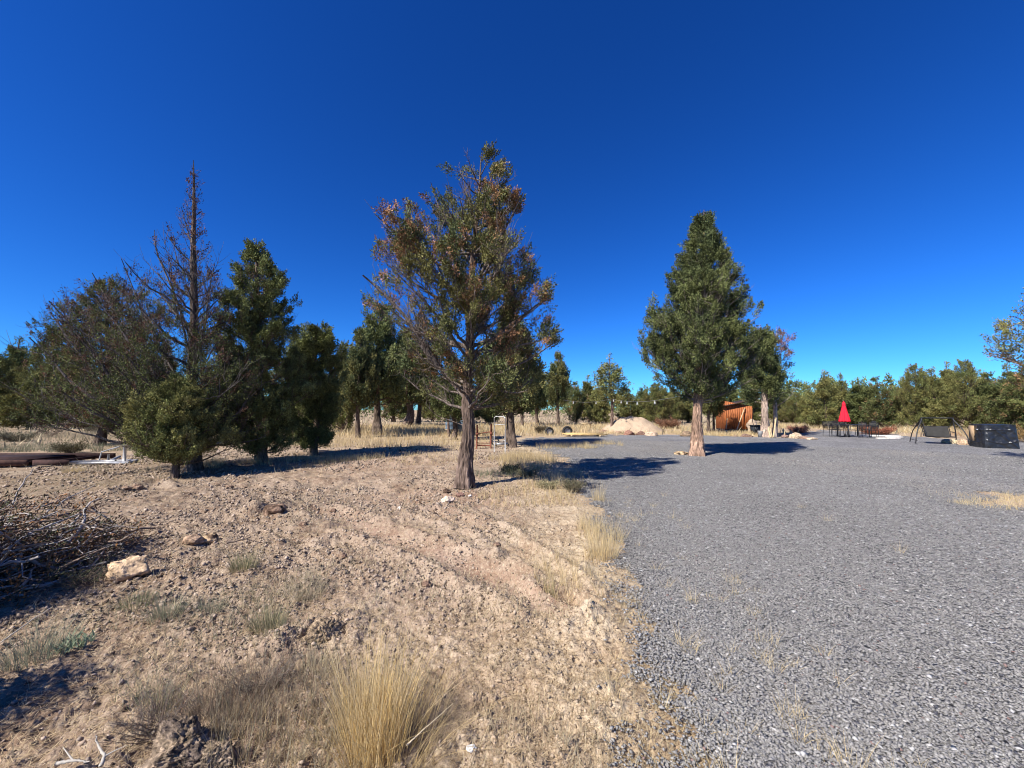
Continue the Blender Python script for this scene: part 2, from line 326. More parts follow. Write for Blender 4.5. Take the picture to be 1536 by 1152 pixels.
# ------------------------------------------------------------------ grass
def blades(P, h, lean, w, col, K=3, curl=.3):
    n = len(P); t = np.linspace(0, 1, K + 1)[None, :, None]
    h = np.broadcast_to(h, n)[:, None, None]; L = np.concatenate([lean, np.zeros((n, 1))], 1)[:, None]
    ctr = P[:, None] + np.array([0, 0, 1.]) * h * t * (1 - .0 * t) + L * h * (t * (1 - curl) + curl * t * t)
    a = rng.uniform(0, 2 * PI, n); sd_ = np.stack([np.cos(a), np.sin(a), np.zeros(n)], -1)[:, None] * (np.broadcast_to(w, n)[:, None, None] * (1 - .85 * t))
    V = np.stack([ctr - sd_ / 2, ctr + sd_ / 2], 2).reshape(-1, 3)
    i = (np.arange(n) * (K + 1) * 2)[:, None, None] + (np.arange(K) * 2)[None, :, None]
    Fq = (i + np.array([0, 1, 3, 2])).reshape(-1, 4); return V, Fq, np.repeat(col, (K + 1) * 2, 0)
STRAW = np.array([.60, .45, .22]); PALE = np.array([.66, .55, .34]); GREY = np.array([.27, .25, .18]); GRN = np.array([.13, .16, .07]); RUSSET = np.array([.32, .16, .08]); GOLD = np.array([.74, .52, .19])
def tuft(x, y, h, rad_, n, c1, c2, w=.003, spread=.5, g=None, wild=.0):
    g = g or Geo(); a = rng.uniform(0, 2 * PI, n); rr = rad_ * np.sqrt(rng.random(n)); px, py = x + rr * np.cos(a), y + rr * np.sin(a)
    lean = np.stack([np.cos(a), np.sin(a)], -1) * (spread * rr / rad_ * rng.uniform(.3, 1.2, n))[:, None] + rng.normal(size=(n, 2)) * (.08 + wild)
    t = rng.random((n, 1)); col = (c1 * (1 - t) + c2 * t) * rng.uniform(.7, 1.2, (n, 1))
    g.add(*blades(np.stack([px, py, H(px, py) - .005], -1), h * rng.uniform(.45, 1.05, n), lean, w, col, 4, .5)); return g
# litter: dead stems lying on the soil, plus short stubble
g = Geo(); x, y = cast(190000, 1.3, 15, -62, 32); s_ = yard_sd(x, y)
den = np.clip(.38 + .75 * sm(.42, .6, fbm(x * 1.3 + 5, y * 1.3, 3, 21)) + .4 * sm(-1.2, 0, s_) - .8 * np.exp(-(pdist(x, y, TRACK) / .2) ** 2), 0, 1)
k = (s_ < .12) & (rng.random(len(x)) < den) | ((s_ < 1.1) & (rng.random(len(x)) < .16 * np.exp(-np.maximum(s_, 0) / .35))); x, y = x[k], y[k]; n = len(x); r = np.hypot(x, y)
a = rng.uniform(0, 2 * PI, n); ln = rng.uniform(.015, .07, n) * (1 + .04 * r); lean = np.stack([np.cos(a), np.sin(a)], -1) * rng.uniform(1.5, 6, n)[:, None]
t = rng.random((n, 1)); col = (np.array([.30, .21, .12]) * (1 - t) + np.array([.60, .48, .30]) * t)
g.add(*blades(np.stack([x, y, H(x, y) + .004], -1), ln / 4, lean, .0018 + .0007 * r, col, 2))
tag(g.build('straw_litter', M['grass']), kind='stuff', label='dead straw litter on the bare soil', cat='litter')
g = Geo()
def region(px, py, rx, ry, dens, h, c1, c2, w=.004, wild=.12, spread=.6):
    """a patch of loose standing grass round one spot, in metres"""
    X0, Y0 = G0(px, py); A_ = PI * rx * ry; n = int(dens * A_); a = rng.uniform(0, 2 * PI, n); q = np.sqrt(rng.random(n)); x = X0 + rx * q * np.cos(a); y = Y0 + ry * q * np.sin(a)
    k = fbm(x * 2.2, y * 2.2, 2, 31) > .43; x, y = x[k], y[k]; n = len(x); t = rng.random((n, 1)); col = (c1 * (1 - t) + c2 * t) * rng.uniform(.65, 1.15, (n, 1))
    # blades gather into small tufts
    cx, cy = np.round(x / .12) * .12, np.round(y / .12) * .12; f = .45; x = x * (1 - f) + f * (cx + .03 * np.sin(cy * 91)); y = y * (1 - f) + f * cy
    g.add(*blades(np.stack([x, y, H(x, y)], -1), h * rng.uniform(.3, 1.1, n) ** 1.2, rng.normal(size=(n, 2)) * (.2 + wild), w, col, 3))
# (px, py, rx, ry, blades per m2, height, colours)
region(790, 695, .9, 1.6, 900, .32, STRAW, PALE, .007); region(740, 690, .8, 1.0, 700, .26, STRAW, PALE, .007); region(905, 668, .9, .9, 700, .22, STRAW, PALE, .009)
region(850, 672, 1.3, .8, 600, .25, STRAW, PALE, .009); region(800, 742, 1.1, 1.0, 900, .16, PALE, STRAW, .005); region(850, 720, .6, 1.2, 600, .26, GREY, PALE, .005)
region(770, 715, 1.1, .7, 600, .2, GREY, GRN + .05, .006); region(900, 800, .28, .55, 2200, .30, PALE, STRAW * 1.05, .003); region(880, 860, .2, .3, 900, .2, PALE, STRAW, .003)
region(835, 870, .22, .45, 1300, .22, STRAW, PALE, .003); region(680, 765, 1.2, .8, 120, .1, STRAW, PALE, .004)
region(560, 690, 3.5, 1.4, 140, .2, STRAW, PALE, .008); region(500, 690, 1.8, .8, 500, .22, STRAW * .8, PALE, .008); region(640, 672, 3, 1.2, 150, .24, STRAW, PALE, .009)
region(560, 664, 6, 3, 100, .35, STRAW, PALE, .013); region(620, 650, 7, 5, 60, .42, STRAW, PALE, .02); region(700, 646, 5, 4, 60, .4, STRAW, PALE, .02)
region(320, 700, 2.2, .6, 900, .28, STRAW * .95, PALE * .9, .006); region(230, 702, 1.5, .5, 500, .25, PALE * .9, STRAW, .006); region(160, 706, 1.6, .6, 260, .2, GREY, PALE * .8, .006)
region(60, 672, 6, 2.0, 120, .25, GREY, GRN + .06, .011); region(120, 655, 9, 4, 60, .35, GREY, PALE * .8, .017); region(90, 676, 4, .8, 300, .26, GRN + .05, GREY, .009)
region(60, 730, 2.5, .9, 160, .12, GREY, PALE * .7, .005); region(540, 1090, .45, .5, 900, .14, GREY * 1.3, PALE * .8, .0028); region(380, 1060, .5, .45, 1500, .16, GREY, RUSSET * .9 + .1, .0026)
region(420, 1120, .45, .25, 1700, .2, STRAW * .75, GREY * 1.2, .0026); region(700, 1060, .5, .35, 900, .10, RUSSET * .6 + .1, PALE * .8, .0026); region(330, 1000, .6, .45, 800, .12, GREY, GRN + .04, .0026)
region(520, 880, .9, .6, 550, .12, GREY * 1.2, PALE * .8, .003); region(280, 915, .7, .4, 700, .11, GRN + .06, GREY, .0026); region(450, 900, .6, .5, 700, .12, GREY, PALE * .9, .0028)
region(640, 880, .7, .5, 260, .08, RUSSET * .5 + .15, PALE * .8, .0028); region(480, 700, 1.2, .7, 220, .15, GRN + .05, STRAW * .7, .007)
region(1600, 757, 1.9, .75, 600, .12, PALE, STRAW, .006); region(1450, 745, .8, .3, 160, .12, PALE, GREY * 1.2, .005)
region(1110, 653, 2.4, 1.6, 330, .28, STRAW * 1.05, PALE, .014); region(1040, 650, 4, 2.5, 120, .25, STRAW, PALE, .018); region(1300, 641, 12, 4, 40, .35, STRAW, PALE, .03)
region(1220, 640, 9, 4, 50, .35, STRAW, PALE, .03); region(1400, 648, 5, 3, 120, .35, STRAW, PALE, .02); region(1530, 655, 4, 3, 120, .35, STRAW * .9, RUSSET + .1, .02)
region(800, 650, 7, 3.5, 90, .3, STRAW, PALE, .02); region(960, 642, 8, 4, 50, .3, STRAW, PALE, .025); region(800, 640, 14, 8, 30, .35, STRAW, PALE, .04); region(500, 645, 12, 8, 35, .4, STRAW, PALE, .035)
# scattered wisps everywhere on soil, sparse weeds on the gravel
x, y = cast(26000, 1.4, 30, -62, 62); s_ = yard_w(x, y); k = ((s_ < 0) & (fbm(x * 1.9, y * 1.9, 2, 44) > .5)) | ((s_ < .5) & (rng.random(len(x)) < .05)) ; x, y = x[k], y[k]; n = len(x); r = np.hypot(x, y)
t = rng.random((n, 1)); col = (GREY * (1 - t) + PALE * t) * rng.uniform(.7, 1.1, (n, 1))
g.add(*blades(np.stack([x, y, H(x, y)], -1), rng.uniform(.03, .11, n) * (1 + .03 * r), rng.normal(size=(n, 2)) * .4, .002 + .0006 * r, col, 3))
for q in range(230):
    x, y = cast(1, 1.8, 9, -5, 45); x, y = float(x[0]), float(y[0])
    s0 = float(yard_sd(np.array([x]), np.array([y]))[0])
    if -.3 < s0 < 1.1 or (s0 > 0 and q % 12 == 0): tuft(x, y, rng.uniform(.06, .17), .035, 22, PALE, STRAW * 1.1, .0024, 1.1, g, .3)
x, y = cast(9000, 26, 110, -62, 62, 1.2); k = yard_sd(x, y) < 0; x, y = x[k], y[k]; n = len(x); r = np.hypot(x, y)
t = rng.random((n, 1)); col = (GREY * (1 - t) + PALE * t) * rng.uniform(.6, 1.1, (n, 1))
g.add(*blades(np.stack([x, y, H(x, y)], -1), rng.uniform(.15, .5, n), rng.normal(size=(n, 2)) * .5, .0025 * r, col, 2))
tag(g.build('dry_grass', M['grass']), kind='stuff', label='loose dry grass standing in patches', cat='grass')
# grass clumps one can point to
def clump(px, py, h, rad_, n, c1, c2, w, spread, label, name='bunchgrass', wild=0., cat='grass clump', grp='grass tufts on the foreground soil'):
    x, y, z = G(px, py); g = tuft(x, y, h, rad_, n, c1, c2, w, spread, None, wild); g.V = [v - np.array([x, y, z]) for v in g.V]
    return tag(g.build(name, M['grass'], loc=(x, y, z)), label, cat, grp)
x, y, z = G(566, 1128); gb = tuft(x, y, .50, .13, 600, GOLD, PALE * 1.05, .0026, .2, None, .09); tuft(x, y, .46, .12, 60, STRAW, PALE, .0026, .5, gb, .5); tuft(x + .03, y, .42, .19, 300, GOLD * .8, STRAW, .0022, .6, gb, .2); tuft(x - .12, y + .1, .42, .12, 350, STRAW * .9, PALE * .9, .0024, .5, gb, .12); tuft(x + .12, y - .05, .3, .2, 250, STRAW * .6, STRAW, .0024, 1.3, gb, .25)
gb.V = [v - np.array([x, y, z]) for v in gb.V]; tag(gb.build('bunchgrass', M['grass'], loc=(x, y, z)), 'tall upright golden bunchgrass in the foreground, the biggest clump', 'grass clump', 'grass tufts on the foreground soil')
clump(365, 852, .17, .11, 330, GRN * 1.1, PALE * .7, .0035, .8, 'short olive green tuft right of the dark brown foreground rock')
clump(402, 940, .17, .10, 330, GRN + .03, PALE * .8, .003, .8, 'grey green tuft just left of the tilted mound of matted grass')
clump(248, 925, .15, .10, 260, GRN + .07, GREY * 1.2, .003, .9, 'dusty green low tuft below the tan boulder')
clump(314, 918, .11, .10, 200, GRN + .09, GREY * 1.2, .003, 1., 'small silvery tuft between the dusty green tuft and the matted mound')
clump(205, 905, .13, .12, 260, GRN * 1.2, GREY, .003, .9, 'dull green tuft at the edge of the brush pile shade')
clump(902, 835, .32, .17, 480, PALE, STRAW * 1.1, .003, .5, 'pale yellow bunchgrass on the edge of the gravel')
clump(898, 752, .36, .10, 110, PALE, STRAW, .004, .4, 'thin straw stalks standing above the pale bunchgrass by the tree shadow', wild=.1)
clump(825, 892, .2, .05, 60, GRN * 1.4, STRAW, .003, .4, 'slim yellow green sprig on the pale soil beside the wheel track')
clump(240, 1062, .2, .09, 160, GRN + .08, PALE * .8, .0025, .5, 'thin green grey tuft behind the foreground boulder', wild=.1)
clump(345, 1075, .2, .2, 700, GREY * .8, RUSSET * .5 + .06, .0024, 1.0, 'matted grey brown tuft right of the foreground boulder', wild=.25)
clump(55, 985, .26, .14, 300, GREY * 1.4, GRN + .1, .003, .7, 'spiky grey sagebrush tuft in the shade at the left edge', wild=.15)
clump(470, 1010, .14, .12, 260, GREY * 1.3, PALE * .8, .0026, .9, 'pale wispy tuft below the tilted mound of matted grass', wild=.15)
clump(110, 708, .2, .2, 200, STRAW, PALE, .006, .7, 'straw coloured tuft in front of the white pipe rack at left', wild=.1)
clump(1130, 925, .09, .06, 60, PALE, STRAW, .0028, 1.1, 'small straw weed alone out on the gravel', wild=.2)
clump(1445, 757, .12, .15, 80, PALE, STRAW, .005, 1., 'wispy weed on the gravel left of the right hand grass patch', wild=.2)
clump(455, 895, .16, .16, 380, GREY * 1.1, PALE * .85, .0026, .9, 'soft grey straw tuft above the tilted mound of matted grass', wild=.2)
# pale blue-green herb
x, y, z = G(112, 976); n = 90; a = rng.uniform(0, 2 * PI, n); rr = .09 * np.sqrt(rng.random(n)); g = Geo()
P = np.stack([rr * np.cos(a), rr * np.sin(a), rng.uniform(0, .07, n)], -1)
g.add(*blades(P, rng.uniform(.03, .06, n), rng.normal(size=(n, 2)) * .6, .014, np.array([.25, .31, .20]) * rng.uniform(.8, 1.2, (n, 1)), 3))
tag(g.build('herb', M['grass'], loc=(x, y, z)), 'small mint green leafy herb at the edge of the shade', 'plant')
# ------------------------------------------------------------------ rocks
def ico(sub=3):
    me = bpy.data.meshes.new('t'); import bmesh; bm = bmesh.new(); bmesh.ops.create_icosphere(bm, subdivisions=sub, radius=1); bm.to_mesh(me); bm.free()
    V = np.empty(len(me.vertices) * 3); me.vertices.foreach_get('co', V); Fq = np.array([p.vertices[:] for p in me.polygons]); bpy.data.meshes.remove(me); return V.reshape(-1, 3), Fq
IV, IF = ico(4); IV6, IF6 = ico(6)
def rockgeo(s, sz, col, col2=None, rough=.25):
    hi = s in (3, 5, 15); off = s * 17.3; V = (IV6 if hi else IV).copy(); d = np.zeros(len(V))
    for kk in range(9):                                   # planar cuts give facets
        nn = norm(np.random.default_rng(s * 31 + kk).normal(size=3)); lim = .62 + .25 * ((s * 7 + kk * 13) % 10) / 10; q = V @ nn; V = V - np.maximum(q - lim, 0)[:, None] * nn
    nz = vn(V[:, 0] * 2 + off, V[:, 1] * 2, V[:, 2] * 2 + 50, 3) - .5; n2 = vn(V[:, 0] * 7 + off, V[:, 1] * 7 + 9, V[:, 2] * 7 + 50, 4) - .5; n3 = vn(V[:, 0] * 19 + off, V[:, 1] * 19 + 9, V[:, 2] * 19 + 50, 6) - .5
    V = V * (1 + rough * nz + .22 * n2 - .22 * np.abs(n3) + .1 * (vn(V[:, 0] * 30 + off, V[:, 1] * 30, V[:, 2] * 30 + 70, 9) - .5))[:, None] * np.array(sz)
    if hi:
        U_ = V / np.array(sz); f = vn(U_[:, 0] * 9 + off, U_[:, 1] * 9 + 4 * U_[:, 2], U_[:, 2] * 3 + 60, 31) - .5; e_ = vn(U_[:, 0] * 40 + off, U_[:, 1] * 40 + 9, U_[:, 2] * 40 + 60, 32) - .5; V = V * (1 - .22 * np.abs(f) ** .7 + .05 * e_)[:, None]
    n4 = vn(V[:, 0] / sz[0] * 34 + off, V[:, 1] / sz[1] * 34 + 9, V[:, 2] / sz[2] * 34 + 90, 7) - .5; c = np.array(col) * (1 + .8 * n2[:, None] + .7 * n3[:, None] + .5 * n4[:, None])
    if col2 is not None: c = c + (np.array(col2) - np.array(col)) * sm(-.1, .15, nz)[:, None]
    if hi: c = c * np.clip(.45 + 2.6 * np.abs(f), .4, 1.15)[:, None]
    return V, IF6 if hi else IF, c
def rock(px, py, sz, col, label, s=1, col2=None, rz=0, sink=.35, name='rock', grp='rocks on the dry soil', rough=.25):
    x, y, z = G(px, py); y += sz[1] * .6; x *= (y) / (y - sz[1] * .6) ; z = h1(x, y)
    o = Geo().add(*rockgeo(s, sz, col, col2, rough)).build(name, M['rock'], smooth=False, loc=(x, y, z + sz[2] * (1 - 2 * sink)))
    o.rotation_euler = (0, 0, rz); return tag(o, label, 'rock', grp)
TAN = (.50, .36, .22); DKR = (.10, .065, .045); GRY = (.27, .23, .19)
rock(192, 872, (.20, .14, .13), (.5, .36, .23), 'tan boulder lying beside the brush pile', 1, rz=.3, sink=.3)
rock(316, 818, (.11, .10, .10), DKR, 'dark brown rounded rock on the bare soil left of centre', 2, TAN)
rock(292, 815, (.13, .10, .07), (.32, .22, .15), 'low brown rock against the left side of the dark rounded rock', 12)
rock(483, 968, (.17, .12, .11), (.30, .225, .15), 'tilted grass-matted mound of stone in the foreground', 3, rz=.6, sink=.4)
rock(410, 772, (.17, .12, .12), DKR, 'dark jagged clod of earth below the left trees', 4, (.3, .2, .14))
rock(272, 1160, (.17, .13, .115), (.27, .205, .145), 'large broken boulder at the bottom edge of the photo', 5, (.13, .10, .08), sink=.3, rough=.7)
rock(325, 1158, (.085, .08, .06), (.26, .2, .14), 'broken stone lying against the right side of the big bottom boulder', 15, sink=.3, rough=.5)
rock(707, 1128, (.026, .02, .012), (.7, .68, .64), 'small flat white stone near the golden bunchgrass', 6)
rock(672, 754, (.12, .1, .07), (.6, .47, .36), 'largest pale stone at the foot of the central tree', 7)
rock(690, 745, (.08, .07, .06), (.22, .13, .1), 'dark red stone behind the pale stones at the central tree', 8)
rock(670, 740, (.08, .08, .07), DKR, 'blackish stone left of the central trunk', 9)
rock(664, 755, (.05, .05, .04), (.62, .52, .42), 'smallest pale stone at the foot of the central tree', 10)
rock(705, 746, (.035, .03, .025), (.6, .56, .52), 'little white pebble right of the stones at the central tree', 11)
rock(1022, 683, (.27, .16, .13), (.56, .42, .25), 'tan rock on the gravel left of the conical tree', 13, DKR, rz=-.3)
rock(1030, 655, (.5, .35, .28), (.24, .17, .11), 'low brown boulder at the far gravel edge left of the shed', 14, rz=.2, grp='rocks along the far gravel edge')
rock(943, 653, (.42, .3, .26), (.26, .14, .10), 'reddish boulder at the left foot of the sand mound', 16, grp='rocks along the far gravel edge')
rock(962, 653, (.38, .3, .24), (.20, .12, .09), 'dark boulder at the middle foot of the sand mound', 17, grp='rocks along the far gravel edge')
rock(977, 654, (.45, .3, .24), (.48, .35, .25), 'pale tan boulder at the right foot of the sand mound', 18, grp='rocks along the far gravel edge')
rock(928, 650, (.3, .3, .15), (.3, .2, .14), 'small flat stone by the slim pine trunk', 26, grp='rocks along the far gravel edge')
rock(905, 649, (.35, .3, .18), (.26, .16, .12), 'stone behind the sawhorse at the gravel edge', 27, grp='rocks along the far gravel edge')
rock(1193, 658, (.42, .3, .26), (.42, .32, .22), 'tan boulder at the end of the stone row right of the shed', 19, grp='rocks beside the two slim trees')
rock(1207, 659, (.32, .22, .15), (.27, .18, .13), 'flat brown stone right of the tan boulder', 20, grp='rocks beside the two slim trees')
rock(1217, 660, (.3, .22, .1), (.5, .38, .26), 'lowest stone, rightmost of the stone row', 21, grp='rocks beside the two slim trees')
rock(1178, 657, (.25, .22, .14), (.23, .15, .12), 'small dark stone left of the tan boulder', 22, grp='rocks beside the two slim trees')
rock(1121, 656, (.36, .25, .16), (.2, .13, .1), 'dark stone in front of the shed corner', 23, grp='rocks beside the two slim trees')
rock(1104, 655, (.14, .12, .09), (.26, .18, .14), 'little stone at the gravel edge before the shed', 24, grp='rocks beside the two slim trees')
rock(1432, 666, (.55, .35, .2), (.52, .42, .26), 'pale tan rock between the swing and the covered box', 25, grp='rocks beside the swing')
rock(1448, 668, (.35, .3, .22), (.42, .3, .2), 'brown rock close to the left side of the covered box', 28, grp='rocks beside the swing')
for q, (px, py, s_, l) in enumerate([(205, 735, .12, 'long dark clod left of the small green juniper'), (190, 738, .09, 'dark clod at the left end of the berm'), (98, 750, .10, 'dark brown clod right of the leaning stick'), (84, 755, .08, 'smaller dark clod next to the leaning stick'),
        (345, 732, .07, 'brown stone under the left trees'), (500, 770, .06, 'dark clod beside the wheel track'), (512, 838, .055, 'jagged dark clod at the upper wheel rut'), (640, 880, .05, 'brown clod on the wheel rut'), (600, 765, .05, 'pale stone in the bare red earth'),
        (745, 822, .05, 'dark clod between the two wheel tracks'), (560, 812, .03, 'small white stone on the bare soil'), (455, 790, .06, 'brown clod left of the wheel track'), (770, 775, .035, 'small dark stone on the straw below the central tree')]):
    rock(px, py, (s_, s_ * .8, s_ * .7), (.62, .58, .52) if 'white' in l or 'pale' in l else (.17, .11, .08), l, 30 + q, (.3, .21, .14), grp='small stones and clods')
# sand mound
def mound():
    x0, y0, _ = G(957, 650); n = 60; u = np.linspace(-1, 1, n); U, V = np.meshgrid(u, u); r = np.hypot(U, V)
    a = np.arctan2(V, U); rr = r * (1 + .08 * np.sin(3 * a + 1)); h = 1.12 * np.clip(1.0 - rr ** 1.25, 0, 1) * 1.25; h = np.minimum(h, 1.06 + .1 * (vn(U * 4, V * 4) - .5)) + .2 * (fbm(U * 7, V * 7, 4, 77) - .5) * sm(1, .8, r)
    h = np.where(rr > 1, -.05, h); x = U * 2.3 + .2; y = V * 2.1
    i = np.arange(n - 1)[:, None] * n + np.arange(n - 1)[None]; Fq = np.stack([i, i + 1, i + n + 1, i + n], -1).reshape(-1, 4)
    g = Geo().add(np.stack([x, y, h], -1), Fq, np.array([.41, .31, .215]) * (1 + .4 * (fbm(U * 9, V * 9, 3, 5).reshape(-1, 1) - .5)))
    tag(g.build('sand_mound', M['clod'], smooth=True, loc=(x0, y0 + 2.1, 0)), 'tall heap of tan sandy earth beyond the gravel', 'mound')
mound()
# ------------------------------------------------------------------ trees
GREEN = np.array([.142, .158, .056]); OLIVE = np.array([.195, .182, .064]); DKG = np.array([.088, .107, .044]); BROWN = np.array([.30, .135, .05]); BARKC = np.array([.20, .15, .115]); DEADC = np.array([.30, .27, .25])
def leaves(Cn, O, rad_, n, Ln, Wd, col, var=.35, flat=.85):
    N_ = len(Cn) * n; d = norm(rng.normal(size=(N_, 3))); r = np.repeat(rad_, n) * rng.random(N_) ** .45
    Ax = norm(O * .7 + np.array([0, 0, .75]) + rng.normal(size=O.shape) * .45); Ax = np.repeat(Ax, n, 0); al = (d * Ax).sum(1, keepdims=True)
    c = d * r[:, None] * .78; q = (c * Ax).sum(1, keepdims=True); c = c + Ax * (q * 1.25); k_ = np.clip(1 - .55 * al, .3, 1.2); q = (c * Ax).sum(1, keepdims=True); c = Ax * q + (c - Ax * q) * k_ + np.repeat(Cn, n, 0)
    D = norm(.55 * d + 1.0 * Ax + .5 * rng.normal(size=(N_, 3)))
    S_ = norm(np.cross(D, rng.normal(size=(N_, 3)))); L_ = (Ln * rng.uniform(.6, 1.35, N_))[:, None]; W_ = (Wd * rng.uniform(.7, 1.3, N_))[:, None]
    V = np.stack([c, c + D * L_ * .5 + S_ * W_ * .5, c + D * L_, c + D * L_ * .5 - S_ * W_ * .5], 1).reshape(-1, 3)
    cc = np.repeat(np.repeat(col, n, 0) * (1 + var * rng.uniform(-1, 1, (N_, 1))), 4, 0)
    return V, np.arange(N_ * 4).reshape(-1, 4), np.clip(cc, 0, 1)
def along(P, t):
    K = P.shape[1]; q = np.clip(t * (K - 1), 0, K - 1.001); i = q.astype(int); f = (q - i)[:, None]; b = np.arange(len(P)); return P[b, i] * (1 - f) + P[b, i + 1] * f
def curves(S, D, L, K=6, up=.3, wig=.06):
    t = np.linspace(0, 1, K)[None, :, None]; P = S[:, None] + D[:, None] * L[:, None, None] * t + np.array([0, 0, 1.]) * (up * L)[:, None, None] * t ** 2
    w = rng.normal(size=(len(S), K, 3)) * (wig * L)[:, None, None]; w[:, 0] = 0; return P + np.cumsum(w, 1) * .5
def tree(name, label, loc, H_, prof, r0=.15, trunk=None, n1=60, n2=6, n3=3, h0=.25, rise=.35, up=.25, leafn=30, leafL=.06, leafW=.025, tr=.16, col=(GREEN, OLIVE), gap=.0, gs=1.2, colf=None, limbs=(), bark=BARKC,
         bare=0., S1=7, grp=None, cat='tree', ry=1., barkS=26, l2=.42, l3=.4, twcol=None, lean=0., leafcut=None, dens=1.0, seed=None, topd=.9, scrag=.0, lob=.3, l2max=9., flare=.35, KT=70):
    global rng
    if seed is not None: rng_old = rng; rng = np.random.default_rng(seed)
    prof = np.array(prof, float); root = empty(name, loc, 0, label, cat, grp)
    TP = spline(trunk if trunk is not None else [(0, 0, 0), (.02 * H_, .01 * H_, .4 * H_), (-.01 * H_, 0, .75 * H_), (0, 0, H_)], KT)
    hs_t = TP[:, 2]; R_t = r0 * ((1 - np.linspace(0, 1, KT)) ** .85) + .006; R_t *= 1 + flare * np.exp(-hs_t / (r0 * 1.6))
    def cx(h): return np.interp(h, hs_t, TP[:, 0]), np.interp(h, hs_t, TP[:, 1])
    def Renv(h, az):
        rl = np.interp(h, prof[:, 0], prof[:, 1], 0, 0); rr = np.interp(h, prof[:, 0], prof[:, 2], 0, 0); rx = np.where(np.cos(az) > 0, rr, rl); ryy = (rl + rr) / 2 * ry
        lobe_ = 1 + lob * np.clip(1.25 - h / H_, .1, 1) * (2 * vn(np.cos(az) * 1.6 + 20, np.sin(az) * 1.6 + 20, h / H_ * 9 + 30, 23) - 1.15)
        return np.sqrt((rx * np.cos(az)) ** 2 + (ryy * np.sin(az)) ** 2) * lobe_
    # trunk with ridged bark
    g = Geo(); V, Fs = tubes(TP[None], R_t[None], barkS); V = V.reshape(KT, barkS, 3); a = np.arange(barkS) * 2 * PI / barkS
    cs, sn = np.cos(a)[None], np.sin(a)[None]; hh = hs_t[:, None]
    tw_ = hh * .5; c2_, s2_ = np.cos(a[None] + tw_), np.sin(a[None] + tw_); rd = (vn(c2_ * 2.2 + 9, s2_ * 2.2 + 9, hh * 2.5 + 40, 5) - .5) * .34 + (np.abs(vn(c2_ * 7 + 20, s2_ * 7 + 20, hh * 3.6 + 20, 6) - .5)) * -.42 + (vn(cs * 14 + 20, sn * 14 + 20, hh * 9 + 20, 7) - .5) * .16
    V = TP[:, None] + (V - TP[:, None]) * (1 + rd[..., None]); ccol = bark * (1 + 2.3 * rd[..., None] + .25 * (vn(cs * 20, sn * 20, hh * 20 + 9, 8) - .5)[..., None])
    g.add(V.reshape(-1, 3), Fs, np.clip(ccol, 0.01, 1).reshape(-1, 3))
    hmin = h0 * H_
    # level 1
    k = np.arange(n1); hs = hmin + (H_ * .97 - hmin) * ((k + rng.random(n1)) / n1) ** topd; az = k * 2.39996 + rng.normal(size=n1) * .35
    hs0 = np.maximum(hs - rise * Renv(hs, az) * rng.uniform(.6, 1.2, n1), hmin * .9); R1 = Renv(hs, az) * rng.uniform(.62, 1.03 + scrag, n1); bx, by = cx(hs0); ex, ey = cx(hs)
    P0 = np.stack([bx, by, hs0], -1); tip = np.stack([ex + R1 * np.cos(az), ey + R1 * np.sin(az), hs], -1); D = tip - P0; L1 = np.linalg.norm(D, axis=1); D = D / (L1[:, None] + 1e-6)
    t = np.linspace(0, 1, 9)[None, :, None]; P1 = P0[:, None] + D[:, None] * L1[:, None, None] * t - np.array([0, 0, 1.]) * (up * L1 * .5)[:, None, None] * np.sin(PI * t) * .6
    w = rng.normal(size=P1.shape) * (.035 * L1)[:, None, None]; w[:, 0] = 0; P1 = P1 + np.cumsum(w, 1) * .5
    r1 = np.clip(.018 * L1 + .006, .006, r0 * .42)
    Rr1 = r1[:, None] * (1 - .8 * np.linspace(0, 1, 9))[None]
    if len(limbs):
        LP = np.array([spline(l[0], 9) for l in limbs]); LR = np.array([l[1] * (1 - .75 * np.linspace(0, 1, 9)) for l in limbs]); Q = 1
        P1 = np.concatenate([P1] + [LP]); Rr1 = np.concatenate([Rr1, LR]); L1 = np.concatenate([L1, np.array([np.linalg.norm(l[-1] - l[0]) for l in LP])])
    tc_ = np.array(bark if twcol is None else twcol)
    V, Fs = tubes(P1, Rr1, S1); g.add(V, Fs, np.clip(tc_ * rng.uniform(.7, 1.15, (len(V), 1)), 0, 1))
    # level 2
    B = len(P1); m2 = np.maximum(2, (n2 * np.clip(L1 / (np.median(L1) + 1e-6), .4, 2.2)).astype(int)); idx = np.repeat(np.arange(B), m2); t2 = rng.uniform(.22, 1, len(idx)); S2 = along(P1[idx], t2)
    T2 = norm(along(P1[idx], np.minimum(t2 + .1, 1)) - along(P1[idx], t2 - .1)); D2 = norm(T2 * .75 + rng.normal(size=T2.shape) * .6 + np.array([0, 0, .25 + .3 * rise])); L2 = l2 * L1[idx] * (1.15 - .65 * t2) * rng.uniform(.5, 1.15, len(idx)) + .08 * tr / .16
    L2 = np.minimum(L2, l2max); P2 = curves(S2, D2, L2, 6, up, .07); tp_ = P2[:, -1]; ax, ay = cx(tp_[:, 2]); k2 = np.hypot(tp_[:, 0] - ax, tp_[:, 1] - ay) < Renv(tp_[:, 2], np.arctan2(tp_[:, 1] - ay, tp_[:, 0] - ax)) * (1.1 + 2 * scrag) + .06; P2 = P2[k2]; L2 = L2[k2]; V, Fs = tubes(P2, np.clip(.012 * L2 + .003, .003, .03)[:, None] * (1 - .75 * np.linspace(0, 1, 6)), 4); g.add(V, Fs[0], np.clip(tc_ * rng.uniform(.7, 1.2, (len(V), 1)), 0, 1))
